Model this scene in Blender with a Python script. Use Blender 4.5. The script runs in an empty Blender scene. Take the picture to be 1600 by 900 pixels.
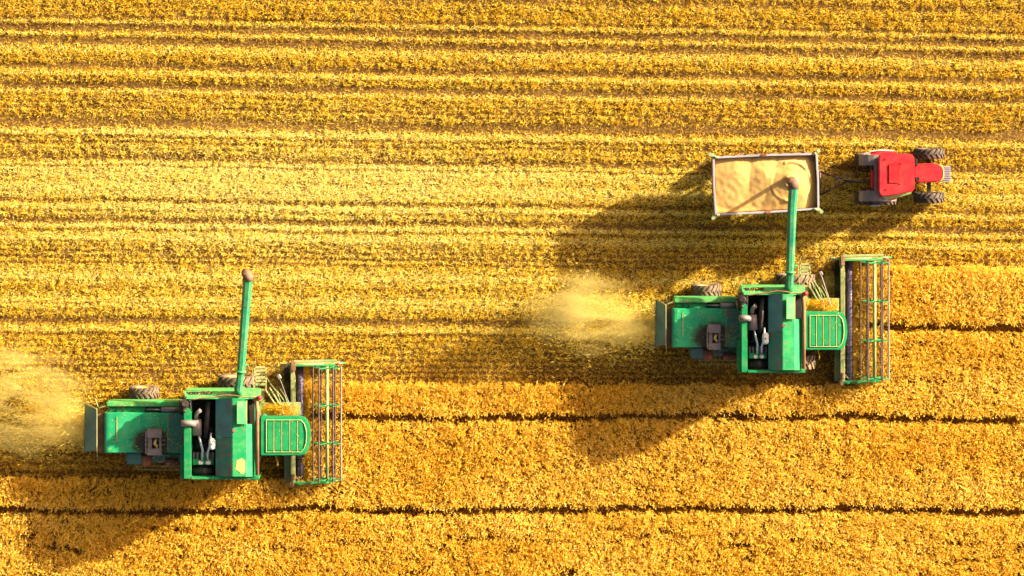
import bpy, bmesh, math, random
import numpy as np
from mathutils import Vector, Matrix, noise as mnoise

random.seed(7); rng = np.random.default_rng(11)
S = bpy.context.scene; C = S.collection
PI = math.pi; R = math.radians

# ------------------------------------------------------------------ camera, sky, sun, exposure
H = 150.0            # drone height (m), long lens
SC = 0.028           # metres per photo pixel on the ground
NX, NY = 800.0, -57.0   # photo pixel straight under the drone
cam = bpy.data.objects.new('camera', bpy.data.cameras.new('camera')); C.objects.link(cam)
cam.location = (0, (450-NY)*SC, H)
cam.data.sensor_width = 36.0
cam.data.lens = 36.0*H/(1600*SC)
cam.data.shift_y = -(450-NY)/1600.0
cam.data.clip_start = 1.0; cam.data.clip_end = 3000.0
S.camera = cam

SUN_EL = R(18.5); SUN_AZ = R(29)      # direction towards the sun, from +x
world = bpy.data.worlds.new('World'); S.world = world; world.use_nodes = True
wn = world.node_tree
sky = wn.nodes.new('ShaderNodeTexSky'); sky.sky_type = 'NISHITA'; sky.sun_disc = False
sky.dust_density = 6.0; sky.air_density = 0.5; sky.ozone_density = 0.5; sky.sun_elevation = SUN_EL; sky.sun_rotation = PI/2 - SUN_AZ
bg = wn.nodes["Background"]; bg.inputs[1].default_value = 0.09
tint = wn.nodes.new('ShaderNodeMix'); tint.data_type = 'RGBA'; tint.blend_type = 'MULTIPLY'; tint.inputs[0].default_value = 1.0
tint.inputs[7].default_value = (1.0, 0.84, 0.68, 1)      # dusty golden evening air
wn.links.new(sky.outputs[0], tint.inputs[6]); wn.links.new(tint.outputs[2], bg.inputs[0])
sl = bpy.data.lights.new('sun', 'SUN'); sl.energy = 5.0; sl.angle = R(0.9); sl.color = (1.0, 0.87, 0.60)
sun = bpy.data.objects.new('sun', sl); C.objects.link(sun)
sd = Vector((math.cos(SUN_EL)*math.cos(SUN_AZ), math.cos(SUN_EL)*math.sin(SUN_AZ), math.sin(SUN_EL)))
sun.rotation_euler = sd.to_track_quat('Z', 'Y').to_euler(); sun.location = sd*200
S.view_settings.view_transform = 'Standard'; S.view_settings.look = 'None'
S.view_settings.gamma = 1.0; S.view_settings.use_curve_mapping = False
S.view_settings.exposure = 2.0

def W(px, py, z=0.0):
    """photo pixel + height above the field -> world point"""
    k = (H-z)/H
    return Vector(((px-NX)*SC*k, (450-NY)*SC + (NY-py)*SC*k, z))

# ------------------------------------------------------------------ materials
MAT = {}
def nm(name):
    m = bpy.data.materials.new(name); m.use_nodes = True
    return m, m.node_tree, m.node_tree.nodes['Principled BSDF']
def ramp(nt, fac, stops):
    r = nt.nodes.new('ShaderNodeValToRGB'); el = r.color_ramp.elements
    while len(el) < len(stops): el.new(0.5)
    for e, (p, c) in zip(el, stops): e.position = p; e.color = (*c, 1)
    nt.links.new(fac, r.inputs[0]); return r.outputs[0]
def noise_tex(nt, scale, detail=4, vec=None, dist=0.0, rough=0.55):
    n = nt.nodes.new('ShaderNodeTexNoise'); n.inputs['Scale'].default_value = scale
    n.inputs['Detail'].default_value = detail; n.inputs['Distortion'].default_value = dist
    n.inputs['Roughness'].default_value = rough
    if vec is None:
        tc = nt.nodes.new('ShaderNodeNewGeometry'); vec = tc.outputs['Position']
    nt.links.new(vec, n.inputs['Vector']); return n.outputs['Fac']
def mixc(nt, fac, a, b):
    m = nt.nodes.new('ShaderNodeMix'); m.data_type = 'RGBA'
    if isinstance(fac, float): m.inputs[0].default_value = fac
    else: nt.links.new(fac, m.inputs[0])
    for i, v in ((6, a), (7, b)):
        if isinstance(v, tuple): m.inputs[i].default_value = (*v, 1)
        else: nt.links.new(v, m.inputs[i])
    return m.outputs[2]
def math_n(nt, op, a, b=None):
    m = nt.nodes.new('ShaderNodeMath'); m.operation = op
    for i, v in enumerate((a, b)):
        if v is None: continue
        if isinstance(v, (int, float)): m.inputs[i].default_value = v
        else: nt.links.new(v, m.inputs[i])
    return m.outputs[0]
def thresh(nt, fac, lo, hi):
    m = nt.nodes.new('ShaderNodeMapRange'); nt.links.new(fac, m.inputs[0])
    m.inputs[1].default_value = lo; m.inputs[2].default_value = hi; return m.outputs[0]

def paint(name, base, dark, rough=0.42, wear=(0.20, 0.09, 0.05), w0=0.62, w1=0.70, dust=(0.42, 0.30, 0.13), d0=0.45, d1=0.9, dmax=0.35,
          soot=None, metal=0.0, bump=0.02):
    m, nt, b = nm(name)
    c = ramp(nt, noise_tex(nt, 1.3, 5), [(0.3, dark), (0.7, base)])
    # dust film
    dn = math_n(nt, 'MULTIPLY', thresh(nt, noise_tex(nt, 2.6, 7, rough=0.7), d0, d1), dmax)
    c = mixc(nt, dn, c, dust)
    # worn / rusty spots
    wn_ = thresh(nt, noise_tex(nt, 4.2, 8, dist=0.6, rough=0.72), w0, w1)
    c = mixc(nt, wn_, c, wear)
    if soot:
        (sx, sy, ax, ay) = soot
        tc = nt.nodes.new('ShaderNodeTexCoord'); mp = nt.nodes.new('ShaderNodeMapping')
        mp.vector_type = 'POINT'
        mp.inputs['Location'].default_value = (-sx/ax, -sy/ay, 0)
        mp.inputs['Scale'].default_value = (1/ax, 1/ay, 0)
        nt.links.new(tc.outputs['Object'], mp.inputs[0])
        ln = nt.nodes.new('ShaderNodeVectorMath'); ln.operation = 'LENGTH'; nt.links.new(mp.outputs[0], ln.inputs[0])
        d = math_n(nt, 'ADD', ln.outputs['Value'], math_n(nt, 'MULTIPLY', math_n(nt, 'SUBTRACT', noise_tex(nt, 5.0, 6), 0.5), 0.9))
        mr = nt.nodes.new('ShaderNodeMapRange'); nt.links.new(d, mr.inputs[0])
        mr.inputs[1].default_value = 0.75; mr.inputs[2].default_value = 1.1; mr.inputs[3].default_value = 0.95; mr.inputs[4].default_value = 0.0
        c = mixc(nt, mr.outputs[0], c, (0.040, 0.018, 0.008))
    nt.links.new(c, b.inputs['Base Color'])
    rr = thresh(nt, noise_tex(nt, 6, 5), 0.0, 1.0)
    nt.links.new(math_n(nt, 'ADD', math_n(nt, 'MULTIPLY', rr, 0.3), rough-0.1), b.inputs['Roughness'])
    b.inputs['Metallic'].default_value = metal
    b.inputs['Specular IOR Level'].default_value = 0.35
    if bump:
        bp = nt.nodes.new('ShaderNodeBump'); bp.inputs['Strength'].default_value = 0.35; bp.inputs['Distance'].default_value = bump
        nt.links.new(noise_tex(nt, 1.9, 3), bp.inputs['Height']); nt.links.new(bp.outputs[0], b.inputs['Normal'])
    MAT[name] = m; return m

G1 = (0.001, 0.235, 0.07); G2 = (0.001, 0.165, 0.058)
paint('green', G1, G2, dmax=0.25, w0=0.59, w1=0.66)
paint('auger_paint', (0.015, 0.24, 0.085), (0.004, 0.13, 0.075), w0=0.56, w1=0.68, wear=(0.10, 0.13, 0.07), dmax=0.35)
paint('green_clean', (0.006, 0.25, 0.085), (0.003, 0.20, 0.065), w0=0.72, w1=0.8, dmax=0.15)
paint('green_light', (0.07, 0.33, 0.09), (0.02, 0.27, 0.075), w0=0.70, w1=0.78, dmax=0.4)
paint('green_rusty', (0.012, 0.22, 0.11), (0.02, 0.15, 0.10), w0=0.50, w1=0.60, wear=(0.17, 0.08, 0.06), dmax=0.3)
paint('green_grey', (0.03, 0.24, 0.19), (0.09, 0.13, 0.12), w0=0.55, w1=0.72, wear=(0.13, 0.10, 0.09), dmax=0.25)
paint('green_dusty', (0.16, 0.28, 0.10), (0.12, 0.2, 0.08), dmax=0.8, d0=0.35, d1=0.7)
paint('roof_seam', (0.36, 0.37, 0.12), (0.22, 0.34, 0.11), w0=0.8, w1=0.9, bump=0)
paint('red', (0.60, 0.020, 0.032), (0.50, 0.014, 0.022), rough=0.34, w0=0.78, w1=0.9, dmax=0.16, bump=0.01)
paint('red_hatch', (0.52, 0.012, 0.018), (0.46, 0.010, 0.015), rough=0.4, w0=0.78, w1=0.9, dmax=0.1, bump=0)
paint('yellow', (0.70, 0.42, 0.03), (0.55, 0.30, 0.02), dmax=0.4)
paint('tan', (0.50, 0.35, 0.10), (0.38, 0.22, 0.07), dmax=0.4)
paint('rubber', (0.035, 0.03, 0.03), (0.022, 0.019, 0.02), rough=0.7, dust=(0.24, 0.16, 0.10), dmax=0.55, d0=0.35, d1=0.75, w0=0.9, w1=1.0, bump=0)
paint('rubber_dusty', (0.075, 0.058, 0.048), (0.045, 0.035, 0.03), rough=0.8, dust=(0.33, 0.22, 0.12), dmax=0.7, d0=0.35, d1=0.72, w0=0.9, w1=1.0, bump=0)
paint('black_metal', (0.02, 0.017, 0.018), (0.012, 0.010, 0.012), rough=0.5, dust=(0.2, 0.13, 0.07), dmax=0.4, w0=0.7, w1=0.8)
paint('bay_dark', (0.016, 0.012, 0.010), (0.01, 0.008, 0.008), rough=0.8, dust=(0.10, 0.06, 0.03), dmax=0.4, bump=0)
paint('grey_metal', (0.22, 0.19, 0.19), (0.15, 0.12, 0.12), rough=0.45, metal=0.3, dmax=0.4, w0=0.6, w1=0.75, wear=(0.15, 0.08, 0.05))
paint('steel_rail', (0.34, 0.35, 0.40), (0.25, 0.25, 0.30), rough=0.4, metal=0.2, dmax=0.25, w0=0.66, w1=0.75)
paint('chrome', (0.75, 0.75, 0.78), (0.55, 0.55, 0.6), rough=0.25, metal=0.8, dmax=0.1, w0=0.8, w1=0.9, bump=0)
paint('white_plastic', (0.78, 0.76, 0.70), (0.7, 0.68, 0.62), rough=0.4, dmax=0.2, w0=0.8, w1=0.9, bump=0)
paint('auger_steel', (0.12, 0.10, 0.20), (0.08, 0.065, 0.13), rough=0.4, metal=0.2, dmax=0.35, w0=0.72, w1=0.8)
paint('bat_metal', (0.07, 0.04, 0.04), (0.045, 0.025, 0.03), rough=0.5, metal=0.2, dmax=0.4)
paint('brown_hose', (0.22, 0.10, 0.045), (0.15, 0.07, 0.035), rough=0.6, dmax=0.5, bump=0)
paint('spout_rubber', (0.16, 0.08, 0.05), (0.09, 0.05, 0.04), rough=0.7, dmax=0.5)
paint('red_lamp', (0.75, 0.02, 0.04), (0.6, 0.02, 0.03), rough=0.25, dmax=0.0, w0=0.95, w1=1, bump=0)
paint('amber_lamp', (0.85, 0.30, 0.02), (0.8, 0.26, 0.02), rough=0.25, dmax=0.0, w0=0.95, w1=1, bump=0)
paint('blue_lamp', (0.25, 0.32, 0.62), (0.2, 0.25, 0.5), rough=0.2, dmax=0.0, w0=0.95, w1=1, bump=0)
paint('hinge_paint', (0.42, 0.36, 0.12), (0.16, 0.26, 0.14), rough=0.5, dmax=0.5, w0=0.62, w1=0.7)
paint('rust_red', (0.20, 0.06, 0.04), (0.12, 0.04, 0.03), rough=0.7, dmax=0.4)
paint('trailer_side', (0.20, 0.10, 0.05), (0.14, 0.07, 0.04), rough=0.6, dmax=0.5)
m, nt, b = nm('glass_dark'); b.inputs['Base Color'].default_value = (0.02, 0.03, 0.035, 1); b.inputs['Roughness'].default_value = 0.08
MAT['glass'] = m

def straw_mat(name, stops, transl=0.25):
    m, nt, b = nm(name)
    at = nt.nodes.new('ShaderNodeAttribute'); at.attribute_name = 'tone'
    c = ramp(nt, at.outputs['Fac'], stops)
    nt.links.new(c, b.inputs['Base Color']); b.inputs['Roughness'].default_value = 0.55
    b.inputs['Specular IOR Level'].default_value = 0.25
    tr = nt.nodes.new('ShaderNodeBsdfTranslucent'); nt.links.new(c, tr.inputs[0])
    mx = nt.nodes.new('ShaderNodeMixShader'); mx.inputs[0].default_value = transl
    nt.links.new(b.outputs[0], mx.inputs[1]); nt.links.new(tr.outputs[0], mx.inputs[2])
    nt.links.new(mx.outputs[0], nt.nodes['Material Output'].inputs[0])
    MAT[name] = m
straw_mat('straw', [(0.0, (0.48, 0.18, 0.010)), (0.3, (0.80, 0.52, 0.020)), (0.65, (0.90, 0.69, 0.06)), (1.0, (0.94, 0.82, 0.28))], 0.4)
straw_mat('wheat', [(0.0, (0.44, 0.17, 0.008)), (0.3, (0.80, 0.49, 0.024)), (0.7, (0.92, 0.68, 0.085)), (1.0, (0.94, 0.81, 0.30))], 0.42)

def soil_material():
    m, nt, b = nm('soil')
    tc = nt.nodes.new('ShaderNodeTexCoord'); mp = nt.nodes.new('ShaderNodeMapping')
    mp.inputs['Scale'].default_value = (0.25, 1.6, 1); nt.links.new(tc.outputs['Object'], mp.inputs[0])
    n1 = noise_tex(nt, 1.0, 6, mp.outputs[0]); n2 = noise_tex(nt, 9.0, 8, rough=0.7)
    c = ramp(nt, n1, [(0.35, (0.060, 0.027, 0.006)), (0.65, (0.135, 0.072, 0.018))])
    chaff = thresh(nt, n2, 0.50, 0.62)
    c = mixc(nt, math_n(nt, 'MULTIPLY', chaff, 0.5), c, (0.50, 0.31, 0.07))
    # the unworked field beyond the frame: straw coloured
    sx = nt.nodes.new('ShaderNodeSeparateXYZ'); nt.links.new(tc.outputs['Object'], sx.inputs[0])
    far = math_n(nt, 'MAXIMUM', thresh(nt, math_n(nt, 'ABSOLUTE', sx.outputs[0]), 25.5, 27.0), thresh(nt, math_n(nt, 'ABSOLUTE', sx.outputs[1]), 15.5, 17.0))
    c = mixc(nt, math_n(nt, 'MULTIPLY', far, 0.85), c, ramp(nt, n2, [(0.35, (0.45, 0.24, 0.04)), (0.65, (0.72, 0.46, 0.09))]))
    nt.links.new(c, b.inputs['Base Color']); b.inputs['Roughness'].default_value = 0.95
    b.inputs['Specular IOR Level'].default_value = 0.1
    bp = nt.nodes.new('ShaderNodeBump'); bp.inputs['Strength'].default_value = 0.8; bp.inputs['Distance'].default_value = 0.05
    nt.links.new(n2, bp.inputs['Height']); nt.links.new(bp.outputs[0], b.inputs['Normal'])
    MAT['soil'] = m
soil_material()

def grain_material():
    m, nt, b = nm('grain')
    n = noise_tex(nt, 28, 6, rough=0.75); n2 = noise_tex(nt, 1.3, 4)
    c = ramp(nt, n, [(0.3, (0.38, 0.21, 0.05)), (0.7, (0.58, 0.36, 0.11))])
    c = mixc(nt, math_n(nt, 'MULTIPLY', thresh(nt, n2, 0.4, 0.8), 0.3), c, (0.64, 0.43, 0.16))
    nt.links.new(c, b.inputs['Base Color']); b.inputs['Roughness'].default_value = 0.8
    bp = nt.nodes.new('ShaderNodeBump'); bp.inputs['Strength'].default_value = 0.5; bp.inputs['Distance'].default_value = 0.02
    nt.links.new(n, bp.inputs['Height']); nt.links.new(bp.outputs[0], b.inputs['Normal'])
    MAT['grain'] = m
grain_material()

# ------------------------------------------------------------------ object helpers
def tag(o, label=None, cat=None, group=None, kind=None):
    if label: o['label'] = label
    if cat: o['category'] = cat
    if group: o['group'] = group
    if kind: o['kind'] = kind
    return o
def empty(name, loc, label, cat, group=None):
    o = bpy.data.objects.new(name, None); C.objects.link(o); o.location = loc
    o.empty_display_size = 0.5
    return tag(o, label, cat, group)
def islands(bm):
    """groups of connected faces whose boxes touch"""
    seen = {}; comps = []
    for v in bm.verts:
        if v in seen: continue
        st = [v]; seen[v] = len(comps); vs = []
        while st:
            u = st.pop(); vs.append(u)
            for e in u.link_edges:
                w = e.other_vert(u)
                if w not in seen: seen[w] = len(comps); st.append(w)
        lo = [min(q.co[i] for q in vs)-0.02 for i in range(3)]; hi = [max(q.co[i] for q in vs)+0.02 for i in range(3)]
        comps.append((lo, hi, vs))
    n = len(comps); p = list(range(n))
    if n > 120: return [[v for c in comps for v in c[2]]]
    def f(a):
        while p[a] != a: a = p[a]
        return a
    for i in range(n):
        for j in range(i):
            if all(comps[i][0][k] <= comps[j][1][k] and comps[j][0][k] <= comps[i][1][k] for k in range(3)): p[f(i)] = f(j)
    g = {}
    for i in range(n): g.setdefault(f(i), []).extend(comps[i][2])
    return list(g.values())
def obj(name, bm, mat, parent=None, smooth=None):
    """links the shape as one object per separate piece, all under the same name; returns the first"""
    bmesh.ops.recalc_face_normals(bm, faces=bm.faces[:])
    if smooth is not None:
        for f in bm.faces: f.smooth = smooth
    bm.verts.index_update(); groups = islands(bm) if parent is not None else [0]
    first = None
    for gi in range(len(groups)):
        if len(groups) > 1:
            b2 = bm.copy(); b2.verts.ensure_lookup_table(); keep = {v.index for v in groups[gi]}
            bmesh.ops.delete(b2, geom=[v for v in b2.verts if v.index not in keep], context='VERTS')
        else: b2 = bm
        me = bpy.data.meshes.new(name); b2.to_mesh(me); b2.free()
        me.materials.append(MAT[mat]); o = bpy.data.objects.new(name, me); C.objects.link(o)
        if parent is not None: o.parent = parent
        first = first or o
    if len(groups) > 1: bm.free()
    return first
def prism(bm, pts, z0, z1, bev=0.0):
    """pts: local xy list; a vertical prism between z0 and z1"""
    b2 = bmesh.new()
    lo = [b2.verts.new((p[0], p[1], z0)) for p in pts]; hi = [b2.verts.new((p[0], p[1], z1)) for p in pts]
    n = len(pts)
    b2.faces.new(lo[::-1]); b2.faces.new(hi)
    for i in range(n): b2.faces.new((lo[i], lo[(i+1) % n], hi[(i+1) % n], hi[i]))
    merge(bm, b2, bev)
def merge(bm, b2, bev=0.0, seg=2):
    bmesh.ops.recalc_face_normals(b2, faces=b2.faces[:])
    if bev > 0:
        bmesh.ops.bevel(b2, geom=b2.edges[:], offset=bev, segments=seg, affect='EDGES', clamp_overlap=True)
    me = bpy.data.meshes.new('tmp'); b2.to_mesh(me); b2.free(); bm.from_mesh(me); bpy.data.meshes.remove(me)
def slab(bm, quad, th=0.04, bev=0.008):
    """quad: 3-D points, thickened downwards along the normal"""
    q = [Vector(p) for p in quad]; n = (q[1]-q[0]).cross(q[2]-q[0]).normalized()
    if n.z < 0: n = -n
    b2 = bmesh.new(); hi = [b2.verts.new(p) for p in q]; lo = [b2.verts.new(p-n*th) for p in q]; k = len(q)
    b2.faces.new(hi); b2.faces.new(lo[::-1])
    for i in range(k): b2.faces.new((hi[i], lo[i], lo[(i+1) % k], hi[(i+1) % k]))
    merge(bm, b2, bev)
def tube(bm, pts, r, n=10, cap=True):
    pts = [Vector(p) for p in pts]; rs = r if isinstance(r, (list, tuple)) else [r]*len(pts)
    rings = []; up = None
    for i, p in enumerate(pts):
        d = ((pts[i+1]-p) if i == 0 else (p-pts[i-1]) if i == len(pts)-1 else (pts[i+1]-p).normalized()+(p-pts[i-1]).normalized()).normalized()
        if up is None: up = Vector((0, 0, 1)) if abs(d.z) < 0.9 else Vector((1, 0, 0))
        a = d.cross(up).normalized(); b_ = a.cross(d).normalized(); up = b_
        rings.append([bm.verts.new(p + (a*math.cos(2*PI*j/n+PI/n) + b_*math.sin(2*PI*j/n+PI/n))*rs[i]) for j in range(n)])
    for u, v in zip(rings[:-1], rings[1:]):
        for j in range(n):
            f = bm.faces.new((u[j], u[(j+1) % n], v[(j+1) % n], v[j])); f.smooth = n >= 8
    if cap:
        bm.faces.new(rings[0][::-1]); bm.faces.new(rings[-1])
def bar(bm, a, b, w, h):
    """rectangular bar between two points"""
    a = Vector(a); b = Vector(b); d = (b-a).normalized()
    up = Vector((0, 0, 1)) if abs(d.z) < 0.95 else Vector((1, 0, 0))
    s = d.cross(up).normalized(); u = s.cross(d).normalized()
    b2 = bmesh.new(); v = []
    for p in (a, b):
        v.append([b2.verts.new(p + s*x*w/2 + u*y*h/2) for x, y in ((-1, -1), (1, -1), (1, 1), (-1, 1))])
    b2.faces.new(v[0][::-1]); b2.faces.new(v[1])
    for i in range(4): b2.faces.new((v[0][i], v[0][(i+1) % 4], v[1][(i+1) % 4], v[1][i]))
    merge(bm, b2, min(w, h)*0.12, 1)
def lathe_y(bm, prof, n=40, c=(0, 0, 0)):
    """profile (radius, y) revolved about the y axis through c"""
    rings = []
    for r, y in prof:
        rings.append([bm.verts.new((c[0]+r*math.cos(2*PI*j/n), c[1]+y, c[2]+r*math.sin(2*PI*j/n))) for j in range(n)])
    for u, v in zip(rings[:-1], rings[1:]):
        for j in range(n):
            f = bm.faces.new((u[j], u[(j+1) % n], v[(j+1) % n], v[j])); f.smooth = True
    return rings

def wheel(parent, c, r, w, rubber='rubber', rimmat='yellow', lugs=20, lug_h=0.05):
    """wheel turning about the y axis, c local centre: rim part with a tyre sub-part"""
    c = Vector(c)
    bm = bmesh.new(); rr = r*0.56
    prof = [(rr, -w*0.42), (rr*0.96, -w*0.34), (rr*0.88, -w*0.22), (rr*0.45, -w*0.12), (rr*0.40, -w*0.26), (0.001, -w*0.28)]
    for sgn in (1, -1):
        lathe_y(bm, [(a, b*sgn) for a, b in prof], 32, c)
    lathe_y(bm, [(rr, -w*0.42), (rr, w*0.42)], 32, c)
    for k in range(8):
        a = 2*PI*k/8
        for sgn in (1, -1):
            p = c + Vector((math.cos(a)*rr*0.28, sgn*w*0.27, math.sin(a)*rr*0.28))
            tube(bm, [p, p+Vector((0, sgn*0.04, 0))], 0.022, 6)
    rim = obj('wheel_rim', bm, rimmat, parent)
    bm = bmesh.new(); rb = r-lug_h
    prof = [(rr*0.98, -w*0.40), (rr*1.10, -w*0.48), (rb*0.86, -w*0.5), (rb*0.965, -w*0.45), (rb*0.995, -w*0.3), (rb, 0),
            (rb*0.995, w*0.3), (rb*0.965, w*0.45), (rb*0.86, w*0.5), (rr*1.10, w*0.48), (rr*0.98, w*0.40)]
    rg = lathe_y(bm, prof, 56, c)
    for k in range(lugs):
        for sgn in (-1, 1):
            a0 = 2*PI*(k + (0.5 if sgn > 0 else 0))/lugs
            sweep = 0.26; wd = 0.85*PI/lugs*0.62; segs = 3; rows = []
            for i in range(segs+1):
                t = i/segs; y = sgn*(t*w*0.5 - w*0.02*(1-t)); a = a0 - sweep*t
                rad = rb*(1-0.06*t*t); top = r - 0.012*t
                if t == 1: rad = rb*0.88
                rows.append([Vector((math.cos(a+q*wd)*ra, y, math.sin(a+q*wd)*ra))+c for q, ra in ((-1, rad-0.01), (-0.7, top), (0.7, top), (1, rad-0.01))])
            vs = [[bm.verts.new(p) for p in row] for row in rows]
            for u, v in zip(vs[:-1], vs[1:]):
                for j in range(3): bm.faces.new((u[j], u[j+1], v[j+1], v[j]))
            bm.faces.new(vs[0][::-1]); bm.faces.new(vs[-1])
    obj('tyre', bm, rubber, rim)
    return rim

# ------------------------------------------------------------------ ground
bm = bmesh.new()
bmesh.ops.create_grid(bm, x_segments=4, y_segments=4, size=1500)
tag(obj('ground', bm, 'soil'), kind='structure')

def vnoise(x, y, seed=0):
    """smooth value noise in numpy, 0..1"""
    r = np.random.default_rng(seed); g = r.random((257, 257))
    xi = np.floor(x).astype(int); yi = np.floor(y).astype(int); fx = x-xi; fy = y-yi
    fx = fx*fx*(3-2*fx); fy = fy*fy*(3-2*fy)
    a = g[xi % 257, yi % 257]; b = g[(xi+1) % 257, yi % 257]; c = g[xi % 257, (yi+1) % 257]; d = g[(xi+1) % 257, (yi+1) % 257]
    return (a*(1-fx)+b*fx)*(1-fy) + (c*(1-fx)+d*fx)*fy

def np_mesh(name, V, F, tone, mat, **kw):
    """V (n,3) verts, F (m,k) faces, tone per vertex"""
    me = bpy.data.meshes.new(name); k = F.shape[1]
    me.vertices.add(len(V)); me.vertices.foreach_set('co', V.astype(np.float32).ravel())
    me.loops.add(F.size); me.loops.foreach_set('vertex_index', F.astype(np.int32).ravel())
    me.polygons.add(len(F)); me.polygons.foreach_set('loop_start', np.arange(0, F.size, k, dtype=np.int32))
    a = me.attributes.new('tone', 'FLOAT', 'POINT'); a.data.foreach_set('value', tone.astype(np.float32))
    me.update(calc_edges=True); me.materials.append(MAT[mat])
    o = bpy.data.objects.new(name, me); C.objects.link(o); return tag(o, **kw)

def quads(base, tip, wid, side):
    """thin quads from base to tip, (n,3) each; side = unit vectors across"""
    n = len(base); V = np.empty((n, 4, 3))
    V[:, 0] = base - side*wid[:, None]/2; V[:, 1] = base + side*wid[:, None]/2
    V[:, 2] = tip + side*wid[:, None]*0.35; V[:, 3] = tip - side*wid[:, None]*0.35
    F = np.arange(n*4).reshape(n, 4); return V.reshape(-1, 3), F

# --- where the crop still stands: photo-derived cut lines in metres
def gx(px): return (px-NX)*SC
def gy(py, z=0.0):
    k = (H-z)/H; return (450-NY)*SC + (NY-py)*SC*k
Y_TOP_R = gy(414, .85); Y_MID = gy(600, .85); Y_LEFT = gy(750, .85)
X_R = gx(1338); X_L = gx(478)
TRAMS = [(gy(508.5, .6), X_R), (gy(651.5, .6), X_L), (gy(796, .6), -40)]
def in_crop(x, y):
    e = 0.07*np.sin(x*2.1)+0.06*(vnoise(x*3+90, y*0+5, 3)-0.5)*2
    slope = 0.004*x
    yy = y + slope + e*0.6
    xx = x + 0.12*(vnoise(y*3+60, y*0+9, 5)-0.5)*2
    return (yy < Y_LEFT) | ((yy < Y_MID) & (xx > X_L)) | ((yy < Y_TOP_R) & (xx > X_R))
# --- rows of the stubble fan very slightly
def row_y(x, ypx):       # photo y at x=0 -> world y
    return ypx
def bandcoord(x, y):
    """world -> the photo y the row has at the left edge"""
    px = x/SC+NX; py = 450 - y/SC
    off = np.clip(px, -200, 1800)/1600*27*np.clip(1-(py/650)**2, 0, 1)
    return py - off
# gaps (centre px, half width px, strength)
GAPS = [(-34, 6, .8), (-12, 5, .7), (8, 2, .4), (15, 1.5, .35), (24, 2.4, .9), (40, 6, .97), (61.5, 7.5, .93), (74, 1.5, .3), (86, 1.5, .3), (100, 5, .97), (117, 1.5, .35), (131, 6.5, .9),
        (147, 1.8, .45), (156, 1.8, .5), (165, 2.2, .8), (173, 1.8, .6), (188, 9, .95), (211, 2.2, .7), (220, 2.2, .75), (229, 1.5, .4), (238, 2, .6), (244, 4.5, .85),
        (265, 1.5, .2), (280, 1.5, .2), (296, 1.5, .2), (311, 3.5, .75), (327, 2, .5), (341.5, 5, .95), (357, 2.2, .65), (366, 1.5, .3), (375, 1.5, .4), (382, 1.8, .55), (390, 2.2, .8), (399, 2.4, .85), (408.5, 2.2, .8),
        (424, 1.5, .3), (436, 1.5, .3), (448, 1.5, .3), (460, 1.5, .3), (472, 1.5, .35), (484, 1.5, .3), (499, 5.5, .9), (520, 2.4, .75), (530, 1.8, .5), (540, 1.8, .5), (550, 2, .6), (561, 2.2, .7), (571, 2.4, .8), (580, 2.4, .85),
        (589, 2.2, .8), (600, 1.8, .5), (610, 1.8, .6), (620, 1.8, .5), (631, 2.5, .7), (645, 2, .5), (658, 2, .6), (670, 2.5, .7), (684, 2, .5), (697, 2, .6), (710, 2.6, .8), (724, 2.2, .6), (737, 2.6, .8)]
BRIGHT = [(32, 3), (50, 3), (72, 8), (111, 4), (138, 4), (203, 6), (262, 14), (290, 12), (320, 4), (350, 4), (368, 6), (512, 5), (430, 10), (470, 12)]
GAPS.sort(); _ex = []
for (c1, w1, s1), (c2, w2, s2) in zip(GAPS[:-1], GAPS[1:]):
    a_, b_ = c1+w1*1.2, c2-w2*1.2
    if b_-a_ > 11:
        k_ = int(round((b_-a_)/8.5)); _ex += [(a_+(b_-a_)*q/k_, 1.6, .74) for q in range(1, k_)]
GAPS += _ex
def gapf(b):
    g = np.zeros_like(b)
    for c, w, s in GAPS: g = np.maximum(g, min(1, s*1.12)*np.exp(-np.abs((b-c)/(w*1.25))**3))
    return g
def brf(b):
    g = np.zeros_like(b)
    for c, w in BRIGHT: g = np.maximum(g, np.exp(-((b-c)/w)**2))
    return g
XH, YH = 26.5, 16.5
def pale(x, y):      # sunlit glare over the middle left field, put into straw tone and litter density
    return np.exp(-((x+10)/13)**2-((y-4.0)/3.6)**2)

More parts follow.
